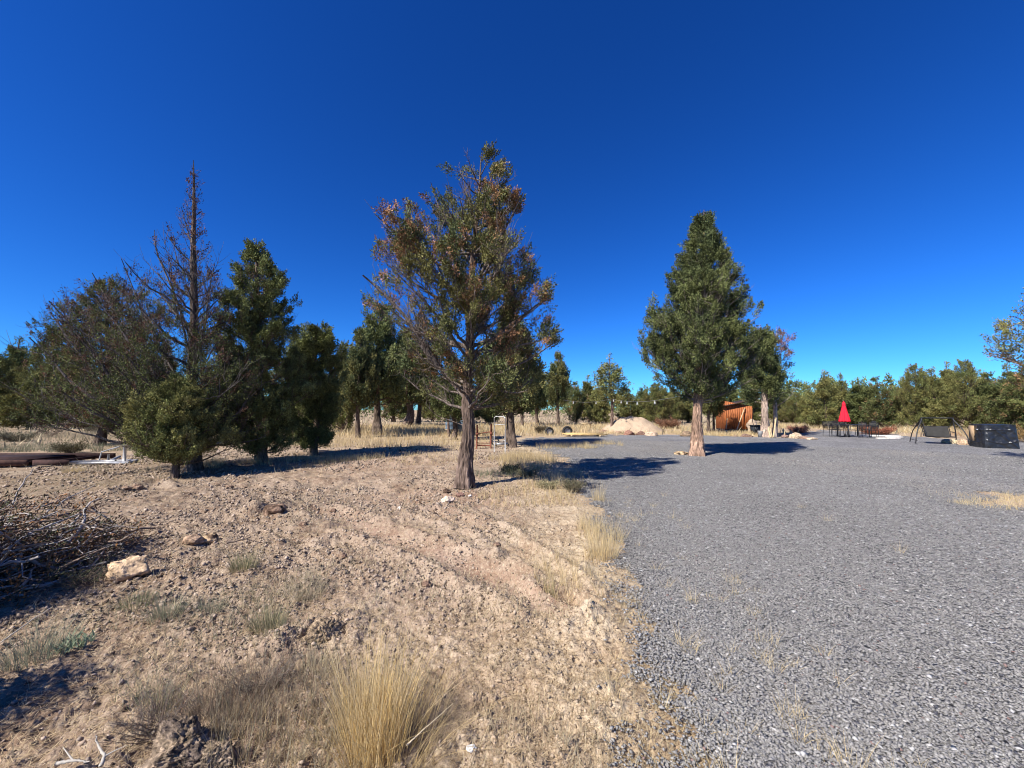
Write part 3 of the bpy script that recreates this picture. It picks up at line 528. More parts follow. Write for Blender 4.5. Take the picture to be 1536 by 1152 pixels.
    # level 3
    idx3 = np.repeat(np.arange(len(P2)), n3); t3 = rng.uniform(.25, 1, len(idx3)); S3 = along(P2[idx3], t3); D3 = norm(norm(P2[idx3, -1] - P2[idx3, 0]) * .7 + rng.normal(size=S3.shape) * .65 + np.array([0, 0, .3])); L3 = l3 * L2[idx3] * rng.uniform(.6, 1.3, len(idx3)) + .05 * tr / .16
    P3 = curves(S3, D3, L3, 4, up, .08)
    V, Fs = tubes(P3, np.clip(.010 * L3 + .002, .002, .012)[:, None] * (1 - .6 * np.linspace(0, 1, 4)), 3); g.add(V, Fs[0], np.clip(tc_ * rng.uniform(.7, 1.25, (len(V), 1)), 0, 1))
    tro = g.build('trunk', M['bark'], root, smooth=False)
    # foliage tufts
    Cn = np.concatenate([P3[:, -1], along(P3, np.full(len(P3), .5)), P2[:, -1], P1[:, -1]]); n_a = len(Cn)
    h = Cn[:, 2]; ax, ay = cx(h); dx, dy = Cn[:, 0] - ax, Cn[:, 1] - ay; azc = np.arctan2(dy, dx); rc = np.hypot(dx, dy); Re = Renv(h, azc)
    kp = (rc < Re * (1.06 + scrag) + .04) & (h > hmin * .75) & (vn(Cn[:, 0] * gs + 31, Cn[:, 1] * gs + 17, Cn[:, 2] * gs + 90, 14) > gap) & (rng.random(n_a) < dens) & (rng.random(n_a) > bare)
    if leafcut is not None: kp &= leafcut(Cn, rc / (Re + 1e-6))
    Cn = Cn[kp]; rc = rc[kp]; Re = Re[kp]; O = norm(np.stack([dx[kp], dy[kp], .4 * rc + .05], -1)); t = vn(Cn[:, 0] * 1.7, Cn[:, 1] * 1.7, Cn[:, 2] * 1.7 + 50, 15)[:, None]; t = np.clip((t - .25) * 2 + rng.normal(size=t.shape) * .2, 0, 1)
    cl = np.array(col[0]) * (1 - t) + np.array(col[1]) * t
    if colf is not None: cl = colf(Cn, cl)
    cl = cl * rng.uniform(.55, 1.45, (len(Cn), 1)); rd_ = tr * rng.uniform(.6, 1.25, len(Cn))
    Geo().add(*leaves(Cn, O, rd_, leafn, leafL, leafW, cl)).build('crown', M['leaf'], root)
    if seed is not None: rng = rng_old
    return root
def pxprof(rows, cxp, base_y, Yd):
    """rows (py, half-width left px, half-width right px) -> (height, left, right) in metres"""
    s = Yd / F; return sorted([(max(Z_at(py, Yd), 0.0), l * s, r_ * s) for py, l, r_ in rows])
# --- the conical juniper in the gravel
x, y, z = G(1046, 684); s = y / F; Hc = Z_at(314, y)
def tp(px, py, yo=0.): return (X_at(px, y, py) - x, yo, Z_at(py, y) - z)
tree('juniper_tree', 'dense dark green conical juniper with a bare reddish trunk standing in the gravel', (x, y, z), Hc,
     pxprof([(312, 0, 0), (330, 9, 9), (360, 26, 20), (404, 42, 40), (439, 66, 58), (474, 80, 72), (508, 90, 76), (535, 92, 78), (557, 76, 76), (580, 46, 62), (597, 16, 52), (604, 6, 20), (610, 0, 0)], 1046, 683, y),
     r0=.215, trunk=[(0, 0, 0), tp(1045, 640), tp(1047, 600), tp(1052, 480), tp(1055, 380), tp(1056, 314)], n1=150, n2=9, n3=4, h0=.235, rise=.5, up=.3, leafn=80, leafL=.06, leafW=.028, tr=.13, dens=.34, lob=.12, col=(DKG * 1.0, GREEN * 1.0), gap=.22, gs=2.4,
     KT=150, bark=np.array([.36, .235, .165]), twcol=(.24, .2, .17), grp='junipers around the yard', seed=3, topd=.8, barkS=40)
# --- the patchy tree at the centre
x, y, z = G(698, 730); Hm = Z_at(231, y) - z
def tq(px, py, yo=0.): return (X_at(px, y, py) - x, yo, Z_at(py, y) - z)
s = y / F
blobs = [(600, 365, 48, .72), (570, 330, 30, .8), (640, 345, 25, .5), (780, 320, 30, .9), (760, 375, 30, .6), (780, 440, 26, .55), (765, 520, 24, .9), (800, 460, 28, .5), (570, 425, 34, .6), (740, 300, 20, .4), (700, 400, 30, .4), (690, 570, 34, .4), (640, 540, 40, .35), (725, 455, 26, .5), (630, 300, 22, .35), (600, 450, 30, .3)]
def cmid(Cn, cl):
    p = np.zeros(len(Cn))
    for bx_, by_, br, wt in blobs:
        q = tq(bx_, by_); d2 = ((Cn[:, 0] - q[0]) ** 2 + (Cn[:, 2] - q[2]) ** 2) / (br * s) ** 2; p = np.maximum(p, wt * np.exp(-d2 * .9))
    m = rng.random(len(Cn)) < p * .95 + .0; c = cl.copy(); c[m] = np.array([.25, .14, .07]) * rng.uniform(.75, 1.6, (m.sum(), 1)); m2 = rng.random(len(Cn)) < .05; c[m2] = np.array([.27, .20, .08]); return c
limbs = [([tq(702, 600), tq(672, 566, .1), tq(642, 530, .1), tq(612, 480, 0), tq(575, 440, -.2), tq(552, 420, -.3)], .062), ([tq(704, 545), tq(745, 500, .2), tq(785, 470, .2), tq(826, 440, .1)], .045),
         ([tq(708, 440), tq(735, 390, -.2), tq(762, 345, -.3), tq(784, 300, -.3)], .035), ([tq(706, 480), tq(668, 430, -.3), tq(628, 385, -.4), tq(572, 335, -.4)], .04), ([tq(711, 400), tq(680, 350, .2), tq(655, 300, .3), tq(642, 262, .3)], .03),
         ([tq(703, 565), tq(745, 560, -.3), tq(790, 545, -.5), tq(826, 520, -.4)], .035), ([tq(702, 590), tq(735, 570, .5), tq(760, 560, .9)], .03), ([tq(706, 470), tq(750, 420, .8), tq(795, 400, 1.1)], .03), ([tq(702, 555), tq(650, 520, .9), tq(600, 500, 1.3)], .035),
         ([tq(704, 520), tq(735, 450, -.9), tq(770, 415, -1.2)], .03), ([tq(703, 540), tq(660, 480, -.9), tq(620, 440, -1.3)], .035), ([tq(715, 360), tq(735, 300, .1), tq(752, 262, .1)], .025), ([tq(716, 340), tq(700, 290, .1), tq(692, 250, .1)], .02),
         ([tq(700, 640), tq(672, 630, .1), tq(650, 622, .2), tq(632, 600, .1)], .009), ([tq(703, 570), tq(740, 585, -.2), tq(780, 590, -.3), tq(805, 575, -.3)], .026), ([tq(703, 590), tq(730, 600, .4), tq(770, 600, .7)], .02), ([tq(704, 500), tq(770, 440, .1), tq(812, 380, .1)], .018)]
def cutm(Cn, q):
    lo = np.where(Cn[:, 0] > .3, tq(0, 614)[2], tq(0, 592)[2]); nz = vn(Cn[:, 0] * 2.0 + 5, Cn[:, 1] * 2.0 + 5, Cn[:, 2] * 2.0 + 70, 19); return (Cn[:, 2] > lo) & ((nz > .40) | (q > .92)) & (rng.random(len(Cn)) < .82)
tree('juniper_tree', 'tall open juniper at the centre with rust brown patches and a long left limb', (x, y, z), Hm,
     pxprof([(229, 0, 0), (240, 14, 30), (262, 58, 50), (300, 78, 66), (330, 125, 76), (360, 148, 76), (400, 140, 90), (435, 158, 120), (470, 145, 135), (510, 138, 132), (550, 120, 132), (580, 85, 122), (600, 36, 95), (618, 0, 0)], 702, 730, y),
     r0=.165, trunk=[(0, 0, 0), tq(699, 690), tq(703, 640), tq(701, 600), tq(704, 540), tq(706, 460), tq(710, 380), tq(718, 300), tq(722, 231)], n1=74, n2=9, n3=5, h0=.25, rise=.5, up=.22, leafn=84, leafL=.045, leafW=.021, tr=.112, dens=.5, l2max=1.1,
     col=(DKG * 1.1, OLIVE * .95), gap=.37, gs=2.2, colf=cmid, limbs=limbs, KT=200, bark=np.array([.155, .112, .088]), twcol=(.17, .138, .115), grp='junipers around the yard', seed=8, l2=.34, l3=.45, leafcut=cutm, barkS=56, S1=9)
# --- left group
x, y, z = G(292, 706); s = y / F; Hd = Z_at(240, y) - z
def cdead(Cn, cl): m = rng.random(len(Cn)) < np.interp(Cn[:, 2], [0, 2.6, 4, 5.5, 8], [.12, .22, .5, .95, 1.]); c = cl.copy(); c[m] = np.array([.115, .065, .045]) * rng.uniform(.6, 1.4, (m.sum(), 1)); return c
def td(px, py, yo=0.): return (X_at(px, y, py) - x, yo, Z_at(py, y) - z)
dl = [([td(286, 600), td(250, 540), td(215, 470), td(182, 388)], .035), ([td(286, 620), td(220, 560, .3), td(160, 480, .4), td(115, 402, .4)], .04), ([td(288, 640), td(200, 600, -.2), td(130, 530, -.2), td(82, 470, -.1)], .04), ([td(290, 520), td(265, 440, -.1), td(240, 380, -.1), td(232, 345)], .03),
      ([td(290, 560), td(315, 500, -.2), td(322, 440, -.2), td(322, 395)], .03), ([td(292, 400), td(285, 360, 0), td(272, 310)], .018), ([td(286, 660), td(190, 640, -.6), td(120, 610, -.9)], .03), ([td(290, 640), td(350, 600, -.6), td(395, 575, -.9)], .025),
      ([td(288, 670), td(230, 668, .2), td(180, 655, .1), td(150, 640)], .022), ([td(288, 600), td(240, 545, -.9), td(190, 500, -1.5)], .03), ([td(288, 500), td(270, 440, .5), td(250, 400, .8)], .025)]
tree('juniper_tree', 'tall half dead juniper at the left with a bare spire and brown ascending limbs', (x, y, z), Hd,
     pxprof([(238, 0, 0), (300, 16, 10), (350, 32, 20), (400, 64, 32), (440, 150, 55), (500, 185, 70), (560, 190, 95), (610, 170, 110), (650, 130, 120), (680, 70, 70), (690, 0, 0)], 290, 705, y),
     r0=.15, trunk=[(0, 0, 0), td(290, 640), td(288, 560), td(291, 460), td(290, 380), td(291, 300), td(290, 240)], n1=95, n2=7, n3=5, h0=.10, rise=.95, up=.30, leafn=26, leafL=.045, leafW=.019, tr=.09, col=(DKG * .9, GREEN * .85), colf=cdead, limbs=dl, l2max=.9, leafcut=lambda Cn, q: rng.random(len(Cn)) < np.interp(Cn[:, 2], [0, 3.2, 4.4, 5.4, 8.3], [.95, .7, .3, .13, .03]),
     bark=np.array([.13, .105, .09]), twcol=(.12, .105, .095), bare=.15, grp='junipers around the yard', seed=21, l2=.36, l3=.45, ry=.7, scrag=.05)
x, y, z = G(392, 700); y += .8; x *= y / (y - .8); Hg = Z_at(358, y)
def tt(px, py, yo=0.): return (X_at(px, y, py) - x, yo, Z_at(py, y) - z)
tree('juniper_tree', 'green pointed juniper right of the bare spire, with foliage down to the ground', (x, y, z), Hg,
     pxprof([(357, 0, 0), (372, 14, 10), (400, 28, 30), (425, 30, 48), (450, 52, 52), (480, 66, 46), (510, 68, 60), (560, 72, 68), (610, 76, 68), (660, 66, 60), (690, 50, 40), (700, 20, 20)], 385, 700, y),
     r0=.15, trunk=[(0, 0, 0), tt(390, 600), tt(384, 500), tt(385, 420), tt(384, 357)], n1=120, n2=8, n3=4, h0=.05, rise=.55, up=.3, leafn=80, leafL=.055, leafW=.027, tr=.125, dens=.33, lob=.5, col=(GREEN * .95, GREEN * 1.25), gap=.40, gs=1.9, bark=BARKC * .8, grp='junipers around the yard', seed=5)
x, y, z = G(470, 682); Hg = Z_at(484, y)
tree('juniper_tree', 'rounded dark green juniper at the right side of the left group', (x, y, z), Hg,
     pxprof([(483, 0, 0), (492, 22, 22), (515, 34, 34), (550, 40, 34), (590, 46, 30), (640, 56, 34), (668, 50, 26), (680, 0, 0)], 465, 690, y),
     r0=.12, n1=100, n2=7, n3=4, h0=.06, rise=.5, leafn=80, leafL=.058, leafW=.028, tr=.13, dens=.33, lob=.55, col=(GREEN * .95, GREEN * 1.2), gap=.40, gs=1.7, bark=BARKC * .7, grp='junipers around the yard', seed=6)
x, y, z = G(262, 716); Hg = Z_at(563, y) - z
tree('juniper_tree', 'small bright green young juniper with a short trunk in front of the left group', (x, y, z), Hg,
     pxprof([(562, 0, 0), (575, 20, 22), (600, 46, 40), (630, 66, 56), (655, 76, 68), (672, 60, 66), (685, 28, 46), (694, 0, 0)], 262, 716, y),
     r0=.07, n1=90, n2=7, n3=4, h0=.14, rise=.35, leafn=60, leafL=.042, leafW=.019, tr=.09, dens=.4, lob=.4, col=(GREEN * 1.15, OLIVE * 1.15), gap=.3, gs=2.4, bark=BARKC * .6, grp='junipers around the yard', seed=7)
x, y, z = G(150, 668); Hg = Z_at(418, y)
tree('juniper_tree', 'broad dull green juniper with browned tips behind the half dead spire', (x, y, z), Hg,
     pxprof([(416, 0, 0), (430, 40, 60), (460, 66, 110), (500, 70, 130), (550, 84, 150), (600, 92, 160), (630, 80, 150), (650, 40, 100), (655, 0, 0)], 160, 668, y),
     r0=.17, n1=110, n2=8, n3=4, h0=.14, rise=.5, leafn=60, leafL=.062, leafW=.030, tr=.14, dens=.4, lob=.5, col=(DKG * 1.1, OLIVE * .85), gap=.45, gs=1.4, bark=BARKC * .5, grp='junipers around the yard', seed=9, ry=.55,
     colf=lambda Cn, cl: np.where(rng.random((len(Cn), 1)) < .08, np.array([[.16, .085, .05]]), cl))
# --- two slim trees right of the conical one
x, y, z = G(1147, 656); Hg = Z_at(486, y)
tree('juniper_tree', 'juniper with a pale straight trunk just behind the conical one, right of the shed', (x, y, z), Hg,
     pxprof([(485, 0, 0), (500, 14, 12), (520, 26, 18), (550, 34, 22), (580, 34, 24), (604, 22, 20), (612, 0, 0)], 1147, 655, y),
     r0=.22, n1=70, n2=7, n3=3, h0=.33, rise=.4, leafn=44, leafL=.10, leafW=.05, tr=.2, dens=.5, col=(DKG * 1.0, GREEN * .95), gap=.25, bark=np.array([.42, .32, .25]), grp='junipers around the yard', seed=31, barkS=20)
x, y, z = G(1162, 655); Hg = Z_at(490, y)
tree('juniper_tree', 'scraggy thin juniper with sparse reddish tips, rightmost by the shed', (x, y, z), Hg,
     pxprof([(489, 0, 0), (495, 4, 22), (520, 6, 34), (545, 10, 26), (570, 12, 32), (600, 12, 40), (612, 6, 30), (618, 0, 0)], 1162, 655, y),
     r0=.14, trunk=[(0, 0, 0), (.1, 0, 1.5), (.1, 0, 3.), (.25, 0, 4.6), (.4, 0, Hg)], n1=30, n2=5, n3=3, h0=.3, rise=.6, leafn=20, leafL=.08, leafW=.04, tr=.15, dens=.6, col=(DKG * 1.2, GREEN), gap=.42, gs=2., bark=np.array([.38, .32, .28]), twcol=(.35, .28, .26), grp='junipers around the yard', seed=32, barkS=16,
     colf=lambda Cn, cl: np.where((rng.random((len(Cn), 1)) < .6) & (Cn[:, 2:3] > 4.4), np.array([[.25, .12, .09]]), cl))
# --- tree at the right edge, mostly outside the frame
x, y = 16.15, 10.4; z = h1(x, y)
tree('juniper_tree', 'juniper at the right edge reaching in from outside the picture', (x, y, z), 6.6,
     [(1.7, 0, 0), (2.1, 1.6, 1.8), (2.7, 2.4, 2.6), (3.2, 2.3, 2.5), (4.0, 2.1, 2.3), (4.9, 1.3, 1.6), (5.8, .7, .8), (6.6, 0, 0)],
     r0=.2, n1=80, n2=8, n3=4, h0=.25, rise=.4, leafn=34, dens=.7, l2max=1., leafL=.06, leafW=.028, tr=.13, col=(GREEN, OLIVE * 1.1), gap=.38, gs=1.1, grp='junipers around the yard', seed=33,
     colf=lambda Cn, cl: np.where((rng.random((len(Cn), 1)) < .35) & (Cn[:, 2:3] < 3.4), np.array([[.24, .14, .07]]), cl))
# --- background junipers: prototypes, then copies
def proto(seed, prof, H_=6., **k):
    k = dict(dict(r0=.16, n1=60, n2=6, n3=3, h0=.06, rise=.45, leafn=36, leafL=.12, leafW=.055, tr=.21, gap=.3, gs=1.5, barkS=10, S1=5, lob=.45, dens=.46, bark=BARKC * .7), **k)  # bark darkened: the shaded side of background trunks is put into the colour
    return tree('pine_tree' if seed == 107 else 'juniper_tree', 'x', (0, 0, -60), H_, prof, seed=seed, grp='junipers beyond the yard', **k)
PR = dict(
    bush=proto(101, [(0, .9, .9), (.6, 1.7, 1.5), (1.6, 1.7, 1.7), (3., 1.15, 1.1), (4.4, .55, .6), (5.4, .2, .2), (6, 0, 0)], col=(GREEN * 1.0, OLIVE * .95)),
    bush2=proto(102, [(0, .8, .9), (.7, 1.6, 1.8), (2., 1.5, 1.7), (3.4, 1.15, .95), (4.6, .6, .7), (5.5, .25, .2), (6, 0, 0)], col=(DKG * 1.3, GREEN * 1.15)),
    bush3=proto(108, [(0, .8, .8), (.6, 1.4, 1.7), (1.8, 1.7, 1.4), (3., 1.2, 1.3), (4.2, .9, .5), (5.0, .3, .45), (6, 0, 0)], col=(GREEN * 1.1, OLIVE * 1.05), lob=.6, gap=.36),
    bush4=proto(110, [(0, .8, .8), (.7, 1.8, 1.5), (2., 1.9, 1.6), (3.4, 1.3, 1.5), (4.6, .8, .9), (5.5, .4, .3), (6, 0, 0)], col=(DKG * 1.3, GREEN * .95), lob=.7, gap=.42, rise=.7, scrag=.04, bare=.12, colf=lambda Cn, cl: np.where(rng.random((len(Cn), 1)) < .12, np.array([[.24, .15, .075]]), cl)),
    spire=proto(103, [(0, .6, .6), (.6, 1.1, 1.1), (2.4, 1.0, .9), (4, .55, .6), (5.2, .25, .2), (6, 0, 0)], n1=55, col=(DKG * 1.3, GREEN * 1.1), h0=.08),
    spire2=proto(109, [(0, .5, .5), (.8, 1.1, 1.0), (2.2, .9, 1.0), (3.6, .6, .5), (4.8, .3, .3), (6, 0, 0)], n1=45, col=(GREEN, OLIVE * .9), h0=.1, lob=.6, gap=.4),
    stem=proto(104, [(1.4, 0, 0), (1.8, 1.2, 1.1), (2.6, 1.6, 1.5), (3.8, 1.1, 1.15), (5, .6, .5), (5.7, .2, .25), (6, 0, 0)], h0=.27, r0=.17, col=(DKG * 1.1, OLIVE * .85)),
    stem2=proto(105, [(1.3, 0, 0), (1.7, 1.7, 1.4), (2.6, 1.8, 1.9), (3.9, 1.4, 1.2), (5, .7, .8), (5.7, .25, .2), (6, 0, 0)], h0=.25, r0=.22, n1=66, col=(DKG * 1.1, GREEN * 1.1), trunk=[(0, 0, 0), (.1, 0, 1.), (-.1, .1, 2.5), (.1, 0, 4.5), (0, 0, 6)]),
    round=proto(106, [(.3, .8, .8), (1, 1.9, 2.1), (2.4, 2.5, 2.4), (3.8, 2.0, 2.1), (5, 1.1, 1.2), (5.7, .4, .5), (6, 0, 0)], n1=75, rise=.6, col=(GREEN * 1.1, OLIVE * .85)),
    pine=proto(107, [(2.0, 0, 0), (2.2, 1.0, .9), (3.2, 1.15, 1.2), (4.4, .75, .8), (5.2, .35, .3), (6, 0, 0)], h0=.35, r0=.10, n1=36, rise=.25, leafn=16, gap=.36, col=(GREEN * 1.3, OLIVE * 1.25), bark=np.array([.2, .14, .11])))
PW = dict(bush4=1.8, bush3=1.7, spire2=1.1, bush=1.8, bush2=1.8, spire=1.1, stem=1.6, stem2=1.85, round=2.5, pine=1.2)
first = set()
for px, py, ty, hw, kind, lab in [
    (1196, 638, 588, 22, 'round', 'low juniper directly right of the scraggy reddish tree'), (1216, 640, 578, 20, 'bush3', 'grey green juniper left of the tall pair behind the umbrella'),
    (1241, 642, 556, 28, 'bush3', 'tall olive juniper left behind the red umbrella'), (1265, 641, 561, 22, 'bush', 'pointed juniper straight behind the red umbrella'), (1292, 642, 569, 22, 'spire', 'narrow juniper a little right of the red umbrella'),
    (1318, 643, 565, 28, 'bush4', 'dark peaked juniper midway between umbrella and swing'), (1343, 641, 588, 18, 'bush', 'low juniper in the dip of the right treeline'), (1355, 637, 572, 12, 'spire2', 'thin distant spire seen in the dip of the right treeline'),
    (1378, 645, 546, 30, 'round', 'olive juniper behind the left post of the swing'), (1403, 646, 552, 30, 'bush3', 'bushy juniper behind the middle of the swing'), (1426, 640, 542, 18, 'spire2', 'slender juniper top above the right post of the swing'),
    (1452, 647, 540, 36, 'round', 'tall broad juniper between the swing and the covered box'), (1489, 648, 558, 34, 'bush4', 'bushy juniper right behind the covered box'), (1517, 646, 546, 28, 'bush', 'juniper at the right end of the treeline'),
    (1552, 649, 538, 36, 'bush4', 'last juniper of the treeline, cut by the right edge'), (1600, 652, 520, 45, 'bush3', 'juniper outside the right edge beyond the treeline'),
    (864, 636, 572, 18, 'bush4', 'mid distance juniper above the yellow lumber'), (838, 638, 528, 24, 'stem', 'slender juniper with several thin trunks right of the central tree'), (882, 634, 562, 17, 'spire2', 'narrow juniper left of the slim pine'),
    (899, 637, 574, 20, 'bush3', 'olive bush juniper touching the left of the slim pine'), (917, 648, 529, 30, 'pine', 'slim pine with a thin bare trunk left of the sand mound'), (944, 636, 584, 24, 'bush', 'bushy juniper just behind the slim pine'),
    (964, 634, 581, 20, 'bush2', 'dark juniper above the top of the sand mound'), (987, 637, 574, 30, 'round', 'round juniper with a forked trunk right of the sand mound'), (1010, 635, 582, 22, 'round', 'greyish juniper between round juniper and conical tree'),
    (1032, 634, 590, 20, 'bush3', 'small far juniper left of the conical tree trunk'), (1063, 651, 526, 25, 'stem', 'juniper with a grey trunk just left of the shed'), (1071, 650, 548, 18, 'stem', 'juniper with a short pale trunk touching the left side of the shed'), (1095, 634, 578, 28, 'bush2', 'juniper behind the shed roof'), (1125, 635, 584, 26, 'bush3', 'juniper seen between the shed and the pale trunk'), (1172, 636, 588, 24, 'bush', 'juniper seen under the scraggy reddish tree'),
    (806, 637, 552, 24, 'stem', 'far juniper with a thin trunk seen right under the central crown'), (783, 641, 545, 24, 'stem', 'juniper with a thin trunk right of the twin dark trunks'), (733, 637, 558, 26, 'bush2', 'far juniper seen through the white pipe arch'),
    (762, 668, 462, 52, 'stem2', 'dark juniper behind the white pipe arch, left of a close pair'), (769, 671, 474, 56, 'stem', 'dark juniper with a sunlit foot, right of a close pair'), (703, 634, 570, 26, 'bush', 'far bush juniper hidden behind the central trunk'),
    (681, 660, 536, 38, 'stem2', 'juniper with a dark trunk beside the blue grey drum'), (673, 655, 560, 24, 'pine', 'slim tree with a pale trunk left of the drum'), (650, 633, 560, 30, 'round', 'far juniper above the left of the drum'),
    (612, 640, 495, 58, 'stem2', 'broad dark juniper with a thick trunk left of centre'), (627, 638, 520, 34, 'stem', 'juniper with a slimmer trunk beside the thick dark trunk'), (566, 652, 455, 56, 'stem2', 'tall olive juniper with a stout dark trunk near the left group'), (537, 657, 500, 34, 'stem', 'juniper with a thin short trunk at the edge of the left group'),
    (514, 650, 512, 34, 'round', 'dark juniper behind the rounded juniper of the left group'), (590, 633, 550, 34, 'bush4', 'far olive juniper between the thick trunks'), (482, 640, 560, 36, 'bush2', 'far juniper seen through the left group'), 
    (430, 650, 520, 40, 'bush4', 'juniper hidden behind the green pointed one'), (340, 648, 520, 50, 'bush', 'juniper hidden behind the bare spire'), (20, 634, 503, 24, 'spire', 'narrow juniper standing tallest at the far left edge'), (72, 640, 498, 42, 'round', 'wide dark juniper second from the left edge'),
    (108, 642, 540, 40, 'bush4', 'low dark juniper right of the wide one at far left'), (-25, 640, 520, 45, 'round', 'juniper cut by the left edge'), (45, 644, 560, 40, 'bush3', 'lower olive juniper in front of the wide one at far left'), (180, 645, 530, 50, 'bush2', 'juniper behind the broad dull one at left'), (240, 640, 520, 44, 'bush3', 'far juniper behind the small young one')]:
    x, y, z = G(px, py); sc = (Z_at(ty, y) - z) / 6.; sx = hw * y / F / PW[kind]; p = PR[kind]
    a = (px * 37 % 628) / 100.
    if kind not in first:
        first.add(kind); p.location = (x, y, z - .03); p.rotation_euler = (0, 0, a); p.scale = (sx, sx, sc); p['label'] = lab
    else: copy_tree(p, (x, y, z - .03), a, (sx, sx, sc), lab)
# distant wood as one mass
g = Geo(); n = 420; a = np.radians(rng.uniform(-64, 64, n)); r = rng.uniform(85, 170, n); cx_, cy_ = r * np.sin(a), r * np.cos(a); hT = rng.uniform(4.4, 8.2, n) * (r / 110) ** .7
m = 26; t = rng.random((n, m)) ** .8; cr_ = (1 - t) ** .8 * (hT * .33)[:, None] + .2; ph = rng.uniform(0, 2 * PI, (n, m)); rr = cr_ * rng.uniform(.3, 1, (n, m))
P = np.stack([cx_[:, None] + rr * np.cos(ph), cy_[:, None] + rr * np.sin(ph), H(cx_, cy_)[:, None] + .1 + t * hT[:, None]], -1).reshape(-1, 3)
cl = np.repeat(DKG * 1.3 * rng.uniform(.7, 1.5, (n, 1)) + np.array([.01, .01, .0]), m, 0)
g.add(*leaves(P, np.tile([0, 0, 1.], (len(P), 1)), rng.uniform(.4, .8, len(P)), 12, .45, .28, cl))
tag(g.build('distant_wood', M['leaf']), 'distant juniper wood along the horizon', 'wood', None, 'stuff')
# low scrub
def scrub(px, py, w, h, col, label, n=900, grp='low scrub bushes', bare=0):
    x, y, z = G(px, py); root = empty('shrub', (x, y, z), 0, label, 'shrub', grp); B = 60
    a = rng.uniform(0, 2 * PI, B); D = norm(np.stack([np.cos(a) * w * .5, np.sin(a) * w * .5, np.full(B, h) * rng.uniform(.5, 1, B)], -1)); L = np.hypot(w * .5, h) * rng.uniform(.6, 1, B)
    P = curves(np.zeros((B, 3)) + rng.normal(size=(B, 3)) * [.04, .04, 0], D, L, 5, .05, .06); V, Fs = tubes(P, np.full((B, 5), .004) * (y / 8) ** .5 * (1 - .6 * np.linspace(0, 1, 5)), 3)
    Geo().add(V, Fs[0], np.array([.2, .15, .12])).build('stems', M['twig'], root)
    Cn = along(P[rng.integers(0, B, n)], rng.uniform(.35, 1, n)); Geo().add(*leaves(Cn, norm(Cn), np.full(n, .05 * y / 9), 4, .02 * (y / 6), .007 * (y / 6), np.tile(np.array(col), (n, 1)))).build('foliage', M['leaf'], root); return root
scrub(1002, 643, 1.9, .75, (.19, .10, .06), 'brown dry bush at the right foot of the sand mound', 1200)
scrub(935, 640, 1.6, .6, (.24, .12, .05), 'rusty bush behind the slim pine trunk')
scrub(1316, 652, 1.8, .45, (.26, .10, .06), 'low red brown bush right of the patio table', 1300)
scrub(1196, 649, 1.2, .4, (.30, .14, .1), 'small reddish bush beyond the stone row')
scrub(1540, 664, 2.2, .9, (.20, .13, .05), 'olive brown bush at the right edge behind the covered box', 1500)
scrub(75, 655, 1.6, .9, (.12, .10, .08), 'grey dead bush under the far left junipers', 160)
scrub(105, 680, .8, .4, (.09, .08, .04), 'small dark bush behind the white pipe rack at left', 700)
scrub(860, 738, .45, .25, (.13, .12, .07), 'dark grey scrub at the gravel corner in the tree shadow', 700)
scrub(768, 712, .5, .2, (.11, .12, .06), 'dark green low scrub right of the central trunk', 700)
scrub(790, 716, .5, .17, (.17, .16, .09), 'grey green low scrub beside the darker scrub', 600)
scrub(812, 650, .7, .4, (.10, .08, .05), 'little dark bush beside the old tyres', 600)
scrub(150, 650, 2.2, .8, (.14, .13, .09), 'grey sagebrush beyond the white pipe rack at left', 900)
scrub(25, 662, 1.6, .5, (.16, .15, .10), 'dull sagebrush behind the flat trailer', 900)
scrub(820, 732, .4, .12, (.24, .22, .12), 'low straw green scrub near the gravel corner', 500)
scrub(235, 1095, .3, .16, (.17, .16, .14), 'small grey twiggy plant on the foreground boulder', 500)
scrub(395, 1035, .35, .18, (.20, .18, .14), 'grey twiggy plant above the matted brown tuft', 600)
scrub(120, 880, .4, .2, (.10, .11, .06), 'dark green weed growing at the brush pile', 500)
# ------------------------------------------------------------------ brush pile
x, y = -5.05, 3.55; root = empty('brush_pile', (x, y, h1(x, y)), 0, 'heap of cut branches and brown foliage at the left edge', 'brush pile')
n = 1700; lobes = np.array([(-.1, .6, .66, .95), (-.6, -.3, 1.0, .9), (.0, -.9, 1.45, .58), (.3, .7, .34, .6), (1.35, -2.05, 1.4, .36), (.3, .0, .66, .62)]); li = rng.choice(len(lobes), n, p=[.14, .11, .36, .07, .17, .15]); lb = lobes[li]  # the tallest lobes stand unseen past the left edge, added to cast shade
a = rng.uniform(0, 2 * PI, n); q = np.sqrt(rng.random(n)); S0 = np.stack([lb[:, 0] + lb[:, 3] * q * np.cos(a), lb[:, 1] + lb[:, 3] * q * np.sin(a), lb[:, 2] * (1 - q ** 3) * rng.random(n) ** .7], -1)
D = norm(np.stack([rng.normal(size=n), rng.normal(size=n), rng.normal(size=n) * .28], -1)); L = rng.uniform(.2, .8, n)
S0 -= D * (L * .5)[:, None]; P = curves(S0, D, L, 6, 0, .08); P[..., 2] = np.maximum(P[..., 2], .02); rb = .003 + .016 * rng.random(n) ** 3
V, Fs = tubes(P, rb[:, None] * (1 - .6 * np.linspace(0, 1, 6)), 5); cc = np.where(rng.random((n, 1)) < .45, np.array([[.36, .33, .31]]), np.array([[.2, .15, .12]])); g = Geo().add(V, Fs, np.repeat(cc, 30, 0) * rng.uniform(.7, 1.2, (n * 30, 1)))
g.build('sticks', M['twig'], root)
sub = rng.integers(0, n, 7500); Cn = along(P[sub], rng.random(7500)); vis = (Cn[:, 0] - 5.05) / np.maximum(Cn[:, 1] + 3.55, .1) > -1.35; Cn = Cn[(~vis) | (rng.random(7500) < .3)]
